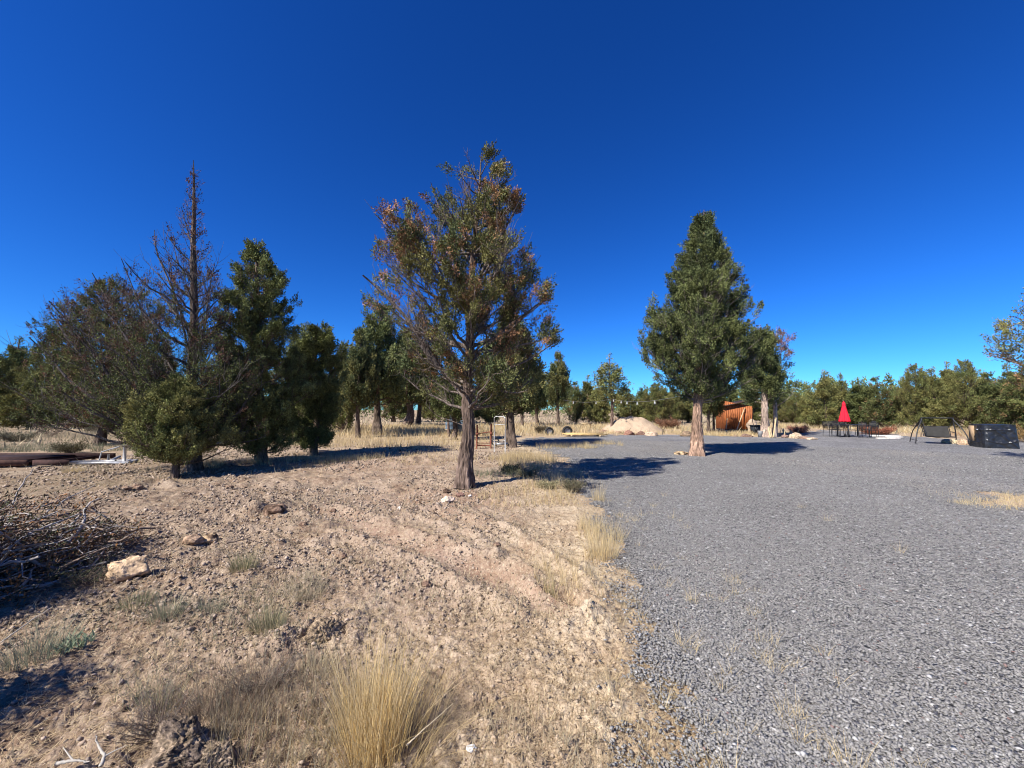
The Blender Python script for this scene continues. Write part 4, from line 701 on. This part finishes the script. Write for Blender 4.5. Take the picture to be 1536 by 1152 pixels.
m_ = rng.random((len(Cn), 1)); cl = np.where(m_ < .16, np.array([[.34, .16, .06]]), np.where(m_ < .7, np.array([[.10, .06, .04]]), np.array([[.07, .075, .04]])))
Geo().add(*leaves(Cn, norm(Cn * [1, 1, .2] + 1e-3), np.full(len(Cn), .13), 26, .035, .012, cl)).build('dead_foliage', M['leaf'], root)
# fallen pale branches reaching out of the pile
def wbranch(pts, r0_, label, col=(.36, .33, .30), forks=()):
    P = np.array([(X_at(a_, d_, b_), d_, Z_at(b_, d_)) for a_, b_, d_ in pts]); o0 = P[0].copy(); g = Geo(); K = 16; Q = spline(P - o0, K) + rng.normal(size=(K, 3)) * r0_ * .22; bar(g, Q, r0_ * (1 - .75 * np.linspace(0, 1, K)), 7, np.array(col))
    for f in forks:
        Pf = np.array([(X_at(a_, d_, b_), d_, Z_at(b_, d_)) for a_, b_, d_ in f]); bar(g, spline(Pf - o0, 9), r0_ * .5 * (1 - .8 * np.linspace(0, 1, 9)), 6, np.array(col))
    return tag(g.build('fallen_branch', M['twig'], loc=tuple(o0)), label, 'branch', 'pale branches by the brush pile')
wbranch([(-10, 812, 4.6), (8, 790, 4.8), (24, 742, 5.0), (50, 703, 5.2)], .016, 'pale branch curving straight up at the left edge', forks=[[(8, 790, 4.8), (28, 775, 4.8), (36, 758, 4.8)]])
wbranch([(38, 812, 4.5), (60, 778, 4.8), (95, 752, 5.2), (142, 728, 5.8)], .017, 'pale branch curving up and right from the brush pile')
wbranch([(-15, 893, 3.7), (25, 870, 3.75), (80, 845, 3.9), (130, 822, 4.3)], .012, 'long thin stick sloping across the brush pile')
wbranch([(15, 805, 4.4), (35, 806, 4.4), (58, 803, 4.5)], .02, 'short white stick lying level on the brush pile')
wbranch([(10, 868, 3.7), (22, 850, 3.7), (34, 828, 3.75)], .04, 'thick bleached stub on the brush pile', col=(.38, .35, .30))
wbranch([(155, 810, 4.95), (172, 812, 4.95), (190, 827, 4.6)], .011, 'arched white stick right of the brush pile', forks=[])
wbranch([(82, 1146, 1.82), (110, 1141, 1.83), (135, 1142, 1.83)], .008, 'white root stick at the bottom left corner', col=(.38, .35, .30), forks=[[(110, 1141, 1.83), (100, 1128, 1.85), (94, 1120, 1.87)]])
wbranch([(150, 1150, 1.8), (156, 1135, 1.83), (148, 1118, 1.88), (142, 1104, 1.9)], .008, 'forked white root near the bottom boulder', col=(.38, .35, .30), forks=[[(156, 1135, 1.83), (172, 1126, 1.85), (190, 1118, 1.87)]])
wbranch([(0, 965, 2.85), (20, 950, 2.9), (55, 925, 3.0), (80, 910, 3.05)], .006, 'thin grey twig in the shade below the brush pile')
wbranch([(340, 815, 4.8), (375, 806, 4.9), (362, 800, 5.0)], .01, 'dark twig beside the brown rounded rock', col=(.13, .1, .08))
wbranch([(610, 1118, 1.88), (640, 1090, 1.95), (680, 1055, 2.05)], .004, 'bent straw stem leaning right of the golden bunchgrass', col=(.6, .5, .33))
# ------------------------------------------------------------------ flat trailer and pipe frame at the left
x, y, z = G(0, 702); tr = empty('flat_trailer', (x, y, z), 0, 'rusty low flat trailer lying at the left edge', 'trailer')
Wx = X_at(92, y, 700) - x
g = Geo(); g.add(*box((-1.2 + .1, 0, .14), (2.4 + 1.5 - .2, .07, .17))); g.build('side_rail', M['brown_paint'], tr)
g = Geo(); g.add(*box((Wx - .28, .004, .15), (1.0, .075, .15))); g.build('side_rail', M['dark_rust'], tr)
g = Geo(); g.add(*box((-.6, 1.5, .17), (4.6, .07, .16))); g.build('side_rail', M['dark_rust'], tr)
g = Geo()
for q in np.arange(-2.6, 1.6, .62): g.add(*box((q, .75, .13), (.06, 1.42, .08)))
g.build('cross_members', M['dark_rust'], tr)
g = Geo(); g.add(*box((-1.0, .75, .20), (3.0, 1.4, .025))); g.build('deck', M['dark_rust'], tr)
g = Geo(); bar(g, [(Wx + .2, .02, .15), (Wx + .9, .3, .14), (Wx + 1.1, .4, .14)], .045); bar(g, [(Wx + .2, 1.45, .15), (Wx + .8, .6, .14), (Wx + 1.1, .4, .14)], .04); g.build('drawbar', M['grey_metal'], tr)
g = Geo(); bar(g, [(Wx + .95, .35, 0), (Wx + .95, .35, .34)], .028); g.build('jack', M['grey_metal'], tr)
x, y, z = G(120, 698); pf = empty('pipe_rack', (x, y, z), .1, 'white painted pipe rack lying by the trailer tongue', 'pipe rack')
g = Geo(); bar(g, [(-.25, 0, .06), (.6, 0, .07), (1.25, .02, .06)], .045); bar(g, [(-.2, .55, .06), (1.1, .5, .07)], .035); bar(g, [(1.22, 0, .06), (1.1, .5, .07)], .035); g.build('frame', M['grey_metal'], pf)
g = Geo(); bar(g, [(.9, .3, 0), (.9, .3, .55)], .04); g.build('post', M['white'], pf); g = Geo(); bar(g, [(.3, .2, .05), (.37, .2, .36), (.75, .3, .5)], .018); g.build('brace', M['grey_metal'], pf)
# ------------------------------------------------------------------ things behind the central tree
x, y, z = G(676, 652); dr = empty('metal_drum', (x, y, z), 0, 'blue grey metal drum standing on a low stand left of the central trunk', 'drum'); sx_ = .34
g = Geo(); lathe(g, [(0, .35), (sx_, .35), (sx_, .36), (sx_ + .015, .38), (sx_, .40), (sx_, .65), (sx_ + .015, .67), (sx_, .69), (sx_, .95), (sx_ + .015, .97), (sx_, .99), (sx_, 1.2), (sx_ + .02, 1.22), (sx_ - .02, 1.23), (sx_ - .03, 1.2), (0, 1.19)], 28); g.build('barrel', M['drum'], dr, True)
g = Geo()
for q in range(4): g.add(*box((.25 * math.cos(q * PI / 2 + .7), .25 * math.sin(q * PI / 2 + .7), .17), (.06, .06, .35)))
g.add(*box((0, 0, .33), (.6, .6, .035))); g.build('stand', M['pale_wood'], dr)
x, y, z = G(692, 652); dr2 = empty('water_tank', (x, y + .3, z), 0, 'pale edged grey tank partly hidden by the central trunk', 'tank')
g = Geo(); g.add(*box((0, 0, .75), (.6, .5, .8))); g.build('tank', M['drum'], dr2); g = Geo()
for sx_ in (-.3, .3): 
    for sy in (-.25, .25): g.add(*box((sx_, sy, .6), (.05, .05, 1.2)))
g.build('corner_posts', M['white'], dr2)
x, y, z = G(749, 681); dr = empty('pipe_arch', (x + .12, y, z), 0, 'tall white bent pipe arch standing in dry grass', 'pipe arch')
g = Geo(); Ht = Z_at(625, y) - z; rc = .06
A0 = np.array([-.33, .62]); B0 = np.array([.09, 0.])
pts = [(A0[0], A0[1], 0), (A0[0], A0[1], Ht - rc)] + [(A0[0] + (B0[0] - A0[0]) * .12, A0[1] + (B0[1] - A0[1]) * .12, Ht), (B0[0] - (B0[0] - A0[0]) * .12, B0[1] - (B0[1] - A0[1]) * .12, Ht)] + [(B0[0], B0[1], Ht - rc), (B0[0], B0[1], 0)]
for a_, b_ in zip(pts[:-1], pts[1:]): bar(g, [a_, b_], .017, 8)
g.build('pipe', M['white'], dr); g = Geo(); bar(g, [(A0[0], A0[1], Ht * .78), (B0[0], B0[1], Ht * .78)], .014); g.build('crossbar', M['white'], dr)
x, y, z = G(712, 675); dr = empty('rusty_stand', (x, y + .3, z), .1, 'rusty iron stand with two uprights and crossbars behind the central trunk', 'iron stand')
for sx_, hh in ((.05, .98), (.62, 1.02)):
    g = Geo(); bar(g, [(sx_, 0, 0), (sx_ + .02, 0, hh)], .035); bar(g, [(sx_, .1, .0), (sx_ + .05, .02, hh * .8)], .022); g.add(*box((sx_ + .02, 0, hh * .62), (.12, .1, .1))); g.build('upright', M['rust'], dr)
for a_, b_, r_ in (((.05, 0, .16), (.62, 0, .14), .03), ((.05, 0, .25), (.62, 0, .24), .018), ((.05, .02, .62), (.62, .02, .7), .02)): g = Geo(); bar(g, [a_, b_], r_); g.build('crossbar', M['rust'], dr)
x, y, z = G(742, 672); dr = empty('wire_reel', (x, y + .7, z), .5, 'small dark machine part on the ground inside the white pipe arch', 'machine part')
g = Geo(); th = np.linspace(0, 2 * PI, 20); bar(g, np.stack([.16 * np.cos(th), 0 * th, .2 + .16 * np.sin(th)], -1), .03); g.build('wheel', M['dark_plastic'], dr); g = Geo(); g.add(*box((.3, 0, .1), (.5, .25, .1))); bar(g, [(-.3, 0, .2), (.5, .05, .22)], .02); g.build('base', M['grey_metal'], dr)
# tyres, lumber, sawhorse
def tyre(px, py, R, label):
    x, y, z = G(px, py); t = empty('old_tyre', (x, y, z - R * .35), .2, label, 'tyre', 'old tyres standing half sunk in the ground'); n = 28; m = 10; a = np.arange(n) * 2 * PI / n; b = np.arange(m) * 2 * PI / m; A, B_ = np.meshgrid(a, b, indexing='ij')
    rr = R * .8 + R * .22 * np.cos(B_); V = np.stack([rr * np.cos(A), R * .32 * np.sin(B_), R + rr * np.sin(A)], -1).reshape(-1, 3); i = np.arange(n)[:, None]; j = np.arange(m)[None]
    Fq = np.stack([i * m + j, i * m + (j + 1) % m, (i + 1) % n * m + (j + 1) % m, (i + 1) % n * m + j], -1).reshape(-1, 4); Geo().add(V, Fq).build('tread', M['rubber'], t, True)
    g = Geo(); V = np.array([(R * .6 * math.cos(q), 0, R + R * .6 * math.sin(q)) for q in a]); g.add(np.concatenate([V + [0, -.02, 0], V + [0, .02, 0]]), [np.arange(n)[None], np.arange(n, 2 * n)[None, ::-1].copy()]); g.build('hub', M['grey_metal'], t)
tyre(824, 652, .3, 'old tyre with a grey centre, left one by the yellow lumber'); tyre(851, 652, .34, 'old tyre directly behind the yellow lumber')
x, y, z = G(880, 655); pl = empty('lumber_stack', (x, y + .3, z), -.05, 'low stack of yellow boards on the ground at the gravel edge', 'lumber')
for q in range(5): g = Geo(); g.add(*box((-.15 * (q % 2), -.35 + .24 * q, .14 + .005 * q), (2.5 - .2 * (q % 3), .2, .045), .01 * q)); g.build('board', M['yellow_wood'], pl)
for q in (-.9, .8): g = Geo(); g.add(*box((q, .1, .06), (.1, 1.2, .1))); g.build('bearer', M['pale_wood'], pl)
x, y, z = G(887, 652); sh = empty('sawhorse', (x, y + 1.4, z), .35, 'pale wooden sawhorse behind the yellow lumber', 'sawhorse')
g = Geo(); g.add(*box((0, 0, .68), (.75, .1, .09))); g.build('top_beam', M['pale_wood'], sh)
for sx_ in (-.28, .28):
    for sy in (-1, 1): g = Geo(); bar(g, [(sx_, 0.03 * sy, .66), (sx_ * 1.15, .24 * sy, 0)], .03, 4); g.build('leg', M['pale_wood'], sh)
for q in (-.3, .3): g = Geo(); bar(g, [(q, -.14, .3), (q, .14, .3)], .02, 4); g.build('brace', M['pale_wood'], sh)
# ------------------------------------------------------------------ shed
x, y, z = G(1101, 647); y += .8; x = X_at(1101, y, 640); sc_ = y / F
sh = empty('shed', (x, y, z), -.12, 'small orange stained plank shed with a slanting dark roof', 'shed')
w2 = .98; d2 = .9; hl, hr = 2.28, 1.86; fl = .16
def planks(axis, a0, a1, fixed, hfun, nrm, n_):
    g = Geo(); wd = (a1 - a0) / n_
    for q in range(n_):
        c = a0 + wd * (q + .5); h_ = hfun(c); off = .004 * ((q * 7) % 3); h_b = fl + .01 * ((q * 5) % 4)
        if axis == 'x': g.add(*box((c, fixed + nrm * off, (h_ + h_b) / 2), (wd - .008, .025, h_ - h_b)))
        else: g.add(*box((fixed + nrm * off, c, (h_ + h_b) / 2), (.025, wd - .008, h_ - h_b)))
    return g
hf = lambda c: hl + (hr - hl) * (c + w2) / (2 * w2)
g = planks('x', -w2, w2, -d2, hf, -1, 13); g.build('front_wall', M['wood_or'], sh)
planks('x', -w2, w2, d2, hf, 1, 13).build('back_wall', M['wood_or'], sh)
planks('y', -d2 + .03, d2 - .03, -w2, lambda c: hl, -1, 12).build('side_wall', M['wood_or'], sh); planks('y', -d2 + .03, d2 - .03, w2, lambda c: hr, 1, 12).build('side_wall', M['wood_or'], sh)
g = Geo(); tl = math.atan2(hr - hl, 2 * w2); g.add(*box((0, 0, (hl + hr) / 2 + .06), (2 * w2 + .45, 2 * d2 + .5, .06), 0, tl)); g.build('roof', M['roof'], sh)
g = Geo(); g.add(*box((0, 0, fl - .04), (2 * w2, 2 * d2, .07))); g.build('floor_frame', M['dark_rust'], sh)
for sx_ in (-.85, .85):
    for sy in (-.75, .75): g = Geo(); g.add(*box((sx_, sy, .03), (.2, .2, .2))); g.build('foot_block', M['slab'], sh)
g = Geo(); g.add(*box((.46, -d2 - .03, .98), (.06, .03, 1.62))); g.add(*box((.42, -d2 - .032, 1.42), (.14, .035, .05))); g.build('door_trim', M['wood_or'], sh)
g = Geo(); bar(g, [(.62, -d2 - .05, 1.05), (.62, -d2 - .05, 1.2)], .02); g.build('door_handle', M['black_metal'], sh)
def pole_(pts, r_, label, m=M['pale_wood'], name='leaning_pole', grp='poles leaning near the shed'):
    P = np.array([(X_at(a_, d_, b_), d_, Z_at(b_, d_)) for a_, b_, d_ in pts]); o0 = P[0].copy(); g = Geo(); bar(g, spline(P - o0, 8), r_, 8, (.5, .42, .3)); return tag(g.build(name, m, loc=tuple(o0)), label, 'pole', grp)
ys = y - d2 - .12
pole_([(1105, 645, ys - .55), (1117, 612, ys - .02)], .035, 'long pale pole leaning diagonally across the shed front'); pole_([(1089, 643, ys - .3), (1091, 628, ys)], .035, 'short pale pole leaning at the left of the shed front')
pole_([(1158, 657, 23.2), (1150, 622, 24.2)], .05, 'pale pole leaning left against the straight pale trunk'); pole_([(1160, 656, 23.4), (1165, 620, 24.3)], .045, 'pale pole leaning right beside the scraggy trunk'); pole_([(1156, 657, 23.), (1152, 640, 23.6)], .05, 'short pale post leaning low by the two trunks')
pole_([(1177, 655, 24.), (1177, 646, 24.)], .03, 'thin grey stake standing among the right hand stones')
x, y, z = G(1128, 650); y += 2.2; x = X_at(1129, y, 640); tb = empty('tarp_heap', (x, y, z), 0, 'tan and dark covered heap against the right side of the shed', 'tarp heap')
V, Fq, c_ = rockgeo(61, (.42, .5, .6), (.5, .4, .3)); g = Geo().add(V, Fq); o = g.build('tarp', M['tan_cloth'], tb, True); o.location = (0, 0, .3)
g = Geo(); g.add(*box((.35, -.3, .25), (.5, .5, .5))); g.build('crate', M['dark_plastic'], tb)
x, y, z = G(1139, 653); bn = empty('storage_bin', (x, y + .3, z), 0, 'dark storage bin left of the straight pale trunk', 'bin')
g = Geo(); lathe(g, [(0, 0.02), (.3, .02), (.36, .6), (0, .6)], 4, mod=None); g.build('body', M['dark_plastic'], bn).rotation_euler = (0, 0, PI / 4); g = Geo(); g.add(*box((0, 0, .62), (.62, .62, .05))); g.build('lid', M['dark_plastic'], bn)
x, y, z = G(1141, 656); bk = empty('white_bucket', (x, y, z), 0, 'white bucket standing before the dark bin', 'bucket')
g = Geo(); lathe(g, [(0, .01), (.13, .01), (.16, .36), (.17, .37), (.15, .38), (.12, .05)], 18); g.build('pail', M['white'], bk, True); g = Geo(); th = np.linspace(0, PI, 12); bar(g, np.stack([.16 * np.cos(th), 0 * th, .36 + .12 * np.sin(th)], -1), .006, 6); g.build('handle', M['black_metal'], bk)
x, y, z = G(1134, 653); hp = empty('hoop', (x, y, z), 0, 'thin black curved hoop pole arching beside the dark bin', 'hoop'); g = Geo()
bar(g, spline([(.2, 0, 0), (-.1, 0, .5), (-.18, 0, 1.1), (-.05, 0, 1.6), (.25, 0, 1.75)], 16), .022); g.build('rod', M['black_metal'], hp); g = Geo(); bar(g, [(.05, 0, .02), (.4, 0, .02)], .02); g.build('foot', M['black_metal'], hp)
# string lights between the slim pine and the conical tree
sl = empty('string_lights', (0, 0, 0), 0, 'string of round bulbs hung high between the slim pine and the conical tree', 'string lights')
A_ = np.array([X_at(845, 29, 600), 29., Z_at(600, 29)]); B_ = np.array([X_at(917, 28.6, 600), 28.6, Z_at(598.5, 28.6)]); C_ = np.array([X_at(1042, 14.3, 590), 14.3, Z_at(590, 14.3)]); K = 20
t = np.linspace(0, 1, K)[:, None]; w1 = A_ * (1 - t) + B_ * t - np.array([0, 0, .2]) * np.sin(PI * t); w2_ = B_ * (1 - t) + C_ * t - np.array([0, 0, .25]) * np.sin(PI * t)
o0 = w1[0].copy(); sl.location = o0; g = Geo(); bar(g, w1 - o0, .006, 5); bar(g, w2_ - o0, .006, 5); g.build('wire', M['grey_metal'], sl)
for w_, tt_ in ((w1, .25), (w1, .72), (w2_, .08), (w2_, .22), (w2_, .36), (w2_, .52), (w2_, .7)):
    p = w_[int(tt_ * (K - 1))] - o0; g = Geo(); lathe(g, [(.015, 0), (.02, -.05), (.04, -.09), (.05, -.13), (.04, -.17), (.0, -.185)], 12, tuple(p)); g.build('bulb', M['bulb'], sl, True)
# ------------------------------------------------------------------ patio set
xt, yt, zt = G(1278, 656); yt += .3; xt = X_at(1280, yt, 650)
tb = empty('patio_table', (xt, yt, zt), .05, 'black metal slatted patio table under the red umbrella', 'table'); g = Geo(); TW, TD = 1.35, .85
for q in range(12): 
    yy = -TD / 2 + (q + .5) * TD / 12; g.add(*box((0, yy, .72), (TW - .06, TD / 12 - .018, .02)))
g.build('tabletop', M['black_metal'], tb)
g = Geo(); [g.add(*box(c, s_)) for c, s_ in (((0, -TD / 2, .715), (TW, .04, .045)), ((0, TD / 2, .715), (TW, .04, .045)), ((-TW / 2, 0, .715), (.04, TD - .04, .045)), ((TW / 2, 0, .715), (.04, TD - .04, .045)))]; g.build('rim', M['black_metal'], tb)
for sx_ in (-1, 1):
    for sy in (-1, 1): g = Geo(); g.add(*box((sx_ * (TW / 2 - .05), sy * (TD / 2 - .05), .35), (.045, .045, .7))); g.build('leg', M['black_metal'], tb)
um = empty('patio_umbrella', (X_at(1268, yt, 650), yt, zt), 0, 'closed red patio umbrella standing in the black table', 'umbrella'); Hu = Z_at(602, yt) - zt; Hb = Z_at(633, yt) - zt
g = Geo(); bar(g, [(0, 0, .04), (0, 0, Hu - .1)], .025, 10); g.build('pole', M['pole'], um); g = Geo(); lathe(g, [(0, 0), (.24, 0), (.24, .04), (.06, .08), (.04, .2), (0, .2)], 20); g.build('base', M['black_metal'], um)
g = Geo(); hs_ = np.linspace(0, 1, 14); prof = [(.07 + .185 * q ** 1.1, Hu - .14 - (Hu - .14 - Hb) * q) for q in hs_] + [(.2, Hb + .03), (.06, Hb + .3)]
lathe(g, [(.005, Hu), (.03, Hu - .03)] + prof, 48, mod=lambda a, p: 1 + .20 * np.cos(8 * a + .6)[None] * np.clip((Hu - p[:, 1:2]) * 1.1, 0, 1) + .05 * np.sin(3 * a)[None])
g.build('canopy', M['red'], um, True)
g = Geo(); lathe(g, [(.01, Hu + .01), (.05, Hu - .06), (.098, Hu - .22), (.094, Hu - .23), (.07, Hu - .1)], 24, mod=lambda a, p: 1 + .06 * np.cos(8 * a)[None] * np.ones_like(p[:, 1:2])); g.build('vent_flap', M['red'], um, True)
g = Geo(); lathe(g, [(0, Hu + .09), (.018, Hu + .06), (.02, Hu + .02), (0, Hu)], 10); g.build('finial', M['pole'], um, True)
def chair(label):
    c = empty('patio_chair', (0, 0, 0), 0, label, 'chair', 'black metal chairs round the patio table')
    g = Geo(); [g.add(*box((0, -.2 + q * .08, .42), (.46, .055, .015))) for q in range(6)]; g.build('seat', M['dark_sling'], c)
    g = Geo(); [g.add(*box((-.18 + q * .06, .26 + .02, .68), (.022, .012, .44))) for q in range(7)]; bar(g, [(-.23, .25, .45), (-.23, .3, .9), (.23, .3, .9), (.23, .25, .45)], .014, 6); g.build('backrest', M['black_metal'], c)
    for sx_ in (-1, 1):
        for sy in (-.24, .24): g = Geo(); bar(g, [(sx_ * .23, sy, .44), (sx_ * .24, sy * 1.12, 0)], .013, 6); g.build('leg', M['black_metal'], c)
        g = Geo(); bar(g, [(sx_ * .24, -.24, .43), (sx_ * .25, -.24, .63), (sx_ * .25, .05, .65), (sx_ * .24, .27, .64)], .015, 6); g.build('armrest', M['black_metal'], c)
    return c
c0 = chair('x'); cp = [(-1.02, -.25, -PI / 2 * -1 + .2, 'chair at the left end of the patio table, nearest the camera'), (-1.0, .45, PI / 2, 'chair at the left end of the patio table, farther back'), (-.3, -.72, PI, 'front left chair of the patio table, back to the camera'), (.38, -.72, PI - .1, 'front right chair of the patio table, back to the camera'),
     (-.35, .8, 0, 'rear left chair across the patio table under the umbrella'), (.4, .85, .1, 'rear right chair across the patio table'), (1.35, .5, -PI / 2 - .3, 'chair pulled away at the right end of the patio table')]
for q, (dx, dy, a, l) in enumerate(cp):
    p = (xt + dx, yt + dy, h1(xt + dx, yt + dy) + .012)
    if q == 0: c0.location = p; c0.rotation_euler = (0, 0, a); c0['label'] = l
    else: copy_tree(c0, p, a, (1, 1, 1), l)
for px, py, w, d, l in [(1336, 659, 1.15, .28, 'long pale slab lying flat on the gravel right of the table'), (1322, 655, 2.2, .5, 'wide low pale slab behind the long one'), (1345, 657, .7, .4, 'small slab at the right of the pale slabs')]:
    x, y, z = G(px, py); V, Fq, c_ = box((0, 0, .04), (w, d, .08)); g = Geo().add(V, Fq); o = g.build('stone_slab', M['slab'], None, loc=(x, y + .15, z)); bv = o.modifiers.new('b', 'BEVEL'); bv.width = .015; tag(o, l, 'slab', 'pale slabs on the gravel')
# swing seat
xs, ys_, zs = G(1408, 666); sw = empty('garden_swing', (xs, ys_, zs), -.55, 'black metal garden swing with a dark fabric bench', 'garden swing'); k_ = ys_ / F * .80
Wf = 36 * k_; Hs = Z_at(627, ys_) - zs; tw = 21 * k_
for sx_ in (-1, 1):
    g = Geo(); bar(g, spline([(sx_ * Wf, -.5, .02), (sx_ * (Wf * .85), -.32, Hs * .5), (sx_ * (tw + .02), -.05, Hs - .12), (sx_ * tw, 0, Hs)], 10), .024); g.build('leg', M['black_metal'], sw)
    g = Geo(); bar(g, spline([(sx_ * (Wf - .1), .75, .02), (sx_ * (Wf * .8), .5, Hs * .5), (sx_ * (tw + .02), .1, Hs - .12), (sx_ * tw, 0, Hs)], 10), .022); g.build('leg', M['black_metal'], sw)
    g = Geo(); bar(g, [(sx_ * (Wf - .07), -.45, .16), (sx_ * (Wf - .14), .7, .16)], .016); g.build('foot_rail', M['black_metal'], sw)
g = Geo(); bar(g, [(-tw - .03, 0, Hs), (tw + .03, 0, Hs)], .026); g.build('top_bar', M['black_metal'], sw)
bw = 17 * k_
def sheet(pts, wx, th):
    P = spline(pts, 12); xx = np.linspace(-wx, wx, 14); A, B2 = np.meshgrid(np.arange(14), np.arange(12), indexing='ij'); V = np.stack([xx[A], P[B2, 1], P[B2, 2] - .03 * np.cos(xx[A] / wx * PI / 2) + .008 * np.sin(xx[A] * 17)], -1)
    V2 = V + np.array([0, 0, th]); i = A[:-1, :-1] * 12 + B2[:-1, :-1]; Fq = np.stack([i, i + 1, i + 13, i + 12], -1).reshape(-1, 4); return np.concatenate([V.reshape(-1, 3), V2.reshape(-1, 3)]), np.concatenate([Fq, Fq[:, ::-1] + 168])
g = Geo(); V, Fq = sheet([(0, -.36, .36), (0, -.1, .33), (0, .12, .36)], bw, .03); g.add(V, Fq); g.build('seat', M['dark_sling'], sw)
g = Geo(); V, Fq = sheet([(0, .10, .36), (0, .2, .55), (0, .3, .80)], bw, .03); g.add(V, Fq); g.build('backrest', M['dark_sling'], sw)
g = Geo(); 
for sx_ in (-1, 1): bar(g, [(sx_ * (bw + .03), -.38, .36), (sx_ * (bw + .03), .12, .36), (sx_ * (bw + .03), .32, .82)], .016); bar(g, [(sx_ * (bw + .03), -.34, .38), (sx_ * (bw + .05), -.32, .56), (sx_ * (bw + .03), .2, .58)], .016)
bar(g, [(-bw - .03, -.38, .35), (bw + .03, -.38, .35)], .016); bar(g, [(-bw - .03, .32, .82), (bw + .03, .32, .82)], .016); g.build('bench_frame', M['black_metal'], sw)
for sx_ in (-1, 1): g = Geo(); bar(g, [(sx_ * (bw + .05), -.32, .56), (sx_ * tw, 0, Hs - .03)], .01); bar(g, [(sx_ * (bw + .03), .28, .75), (sx_ * tw, 0, Hs - .03)], .01); g.build('hanger', M['black_metal'], sw)
# covered box
xh, yh, zh = G(1487, 673); Hh = Z_at(637, yh) - zh; hw_ = .46; yh += .42; xh = X_at(1490, yh, 660); ht = empty('covered_box', (xh, yh, zh), -.42, 'boxy bundle wrapped in a wrinkled black cover at the right', 'covered box')
n = 46; u = np.linspace(-1, 1, n); A, B2 = np.meshgrid(u, u, indexing='ij'); g = Geo(); i = np.arange(n - 1)[:, None] * n + np.arange(n - 1)[None]; Fq = np.stack([i, i + n, i + n + 1, i + 1], -1).reshape(-1, 4)
def fold(a, b, s_): 
    f = .028 * np.abs(np.sin(a * 3.1 + 2.2 * b + s_ + 1.5 * vn(a * 2 + 7, b * 2 + 7, None, int(s_)))) ** .5 + .03 * vn(a * 5 + s_, b * 5, None, 3) + .03 * np.exp(-((b * .8 + a * .9 - .1) / .05) ** 2) + .03 * np.exp(-((b + .55 - .3 * a * a) / .05) ** 2) + .025 * np.exp(-((b - .55) / .04) ** 2); return f
zz = (B2 + 1) / 2 * Hh; flare = .05 * (1 - (B2 + 1) / 2)
for ax, sg, s_ in ((0, -1, 1.), (0, 1, 4.), (1, -1, 2.), (1, 1, 3.)):
    d = (hw_ + flare + fold(A, B2, s_) * np.clip((1 - np.abs(A)) * 6, 0, 1)) * sg; t_ = A * (hw_ + flare)
    V = np.stack([t_, d, zz], -1) if ax == 0 else np.stack([d, t_, zz], -1)
    g.add(V, Fq if (ax == 0) == (sg < 0) else Fq[:, ::-1])
g.add(np.stack([A * hw_, B2 * hw_, Hh + .03 * (vn(A * 3 + 9, B2 * 3 + 9) - .3) * (1 - np.maximum(np.abs(A), np.abs(B2)))], -1), Fq); g.build('cover', M['cover'], ht, True)
g = Geo(); g.add(*box((-hw_ - .075, hw_ * .55, Hh * .6), (.05, .30, Hh * .66))); g.build('side_panel', M['tan_panel'], ht); g = Geo(); g.add(*box((-hw_ - .095, -hw_ * .35, Hh * .78), (.006, .13, .03))); g.build('tag', M['label'], ht)
# ------------------------------------------------------------------ light, sky, camera
EL = math.radians(44); d = Vector((.76 * math.cos(EL), .65 * math.cos(EL), -math.sin(EL))).normalized()
sun = bpy.data.lights.new('sun', 'SUN'); sun.energy = 5.0; sun.angle = math.radians(.53); sun.color = (1, .94, .86); so = bpy.data.objects.new('sun', sun); C.objects.link(so); so.rotation_euler = d.to_track_quat('-Z', 'Y').to_euler()
w = bpy.data.worlds.new('World'); bpy.context.scene.world = w; w.use_nodes = True; N = w.node_tree.nodes; L = w.node_tree.links
sk = N.new('ShaderNodeTexSky'); sk.sky_type = 'NISHITA'; sk.sun_disc = False; sk.sun_elevation = EL; sk.sun_rotation = math.atan2(-d.x, -d.y); sk.altitude = 1300; sk.air_density = 1.0; sk.dust_density = .35; sk.ozone_density = 2.2
hsv = N.new('ShaderNodeHueSaturation'); hsv.inputs['Saturation'].default_value = 1.25; hsv.inputs['Value'].default_value = 1.0
L.new(sk.outputs[0], hsv.inputs['Color'])
def mulc(src, c):
    q = N.new('ShaderNodeMix'); q.data_type = 'RGBA'; q.blend_type = 'MULTIPLY'; q.inputs[0].default_value = 1; q.inputs[7].default_value = (*c, 1); L.new(src, q.inputs[6]); return q.outputs[2]
nrm = mulc(hsv.outputs[0], (.13, .13, .13)); gm = N.new('ShaderNodeGamma'); gm.inputs[1].default_value = 1.19; L.new(nrm, gm.inputs[0])
L.new(mulc(gm.outputs[0], (2.9, 7.5, 13.2)), N['Background'].inputs['Color']); N['Background'].inputs['Strength'].default_value = .06
cam = bpy.data.cameras.new('camera'); cam.sensor_width = 36; cam.sensor_fit = 'HORIZONTAL'; cam.lens = F / 1536 * 36; cam.clip_end = 4000; cam.clip_start = .05
co = bpy.data.objects.new('camera', cam); C.objects.link(co); co.location = (0, 0, CAMZ); co.rotation_euler = (PI / 2 + PITCH, 0, 0)
sc = bpy.context.scene; sc.camera = co; sc.view_settings.view_transform = 'Standard'; sc.view_settings.look = 'None'; sc.view_settings.gamma = 1; sc.view_settings.exposure = .80; sc.render.filter_size = 1.0; sc.cycles.pixel_filter_type = 'BLACKMAN_HARRIS'; sc.cycles.filter_width = 1.05
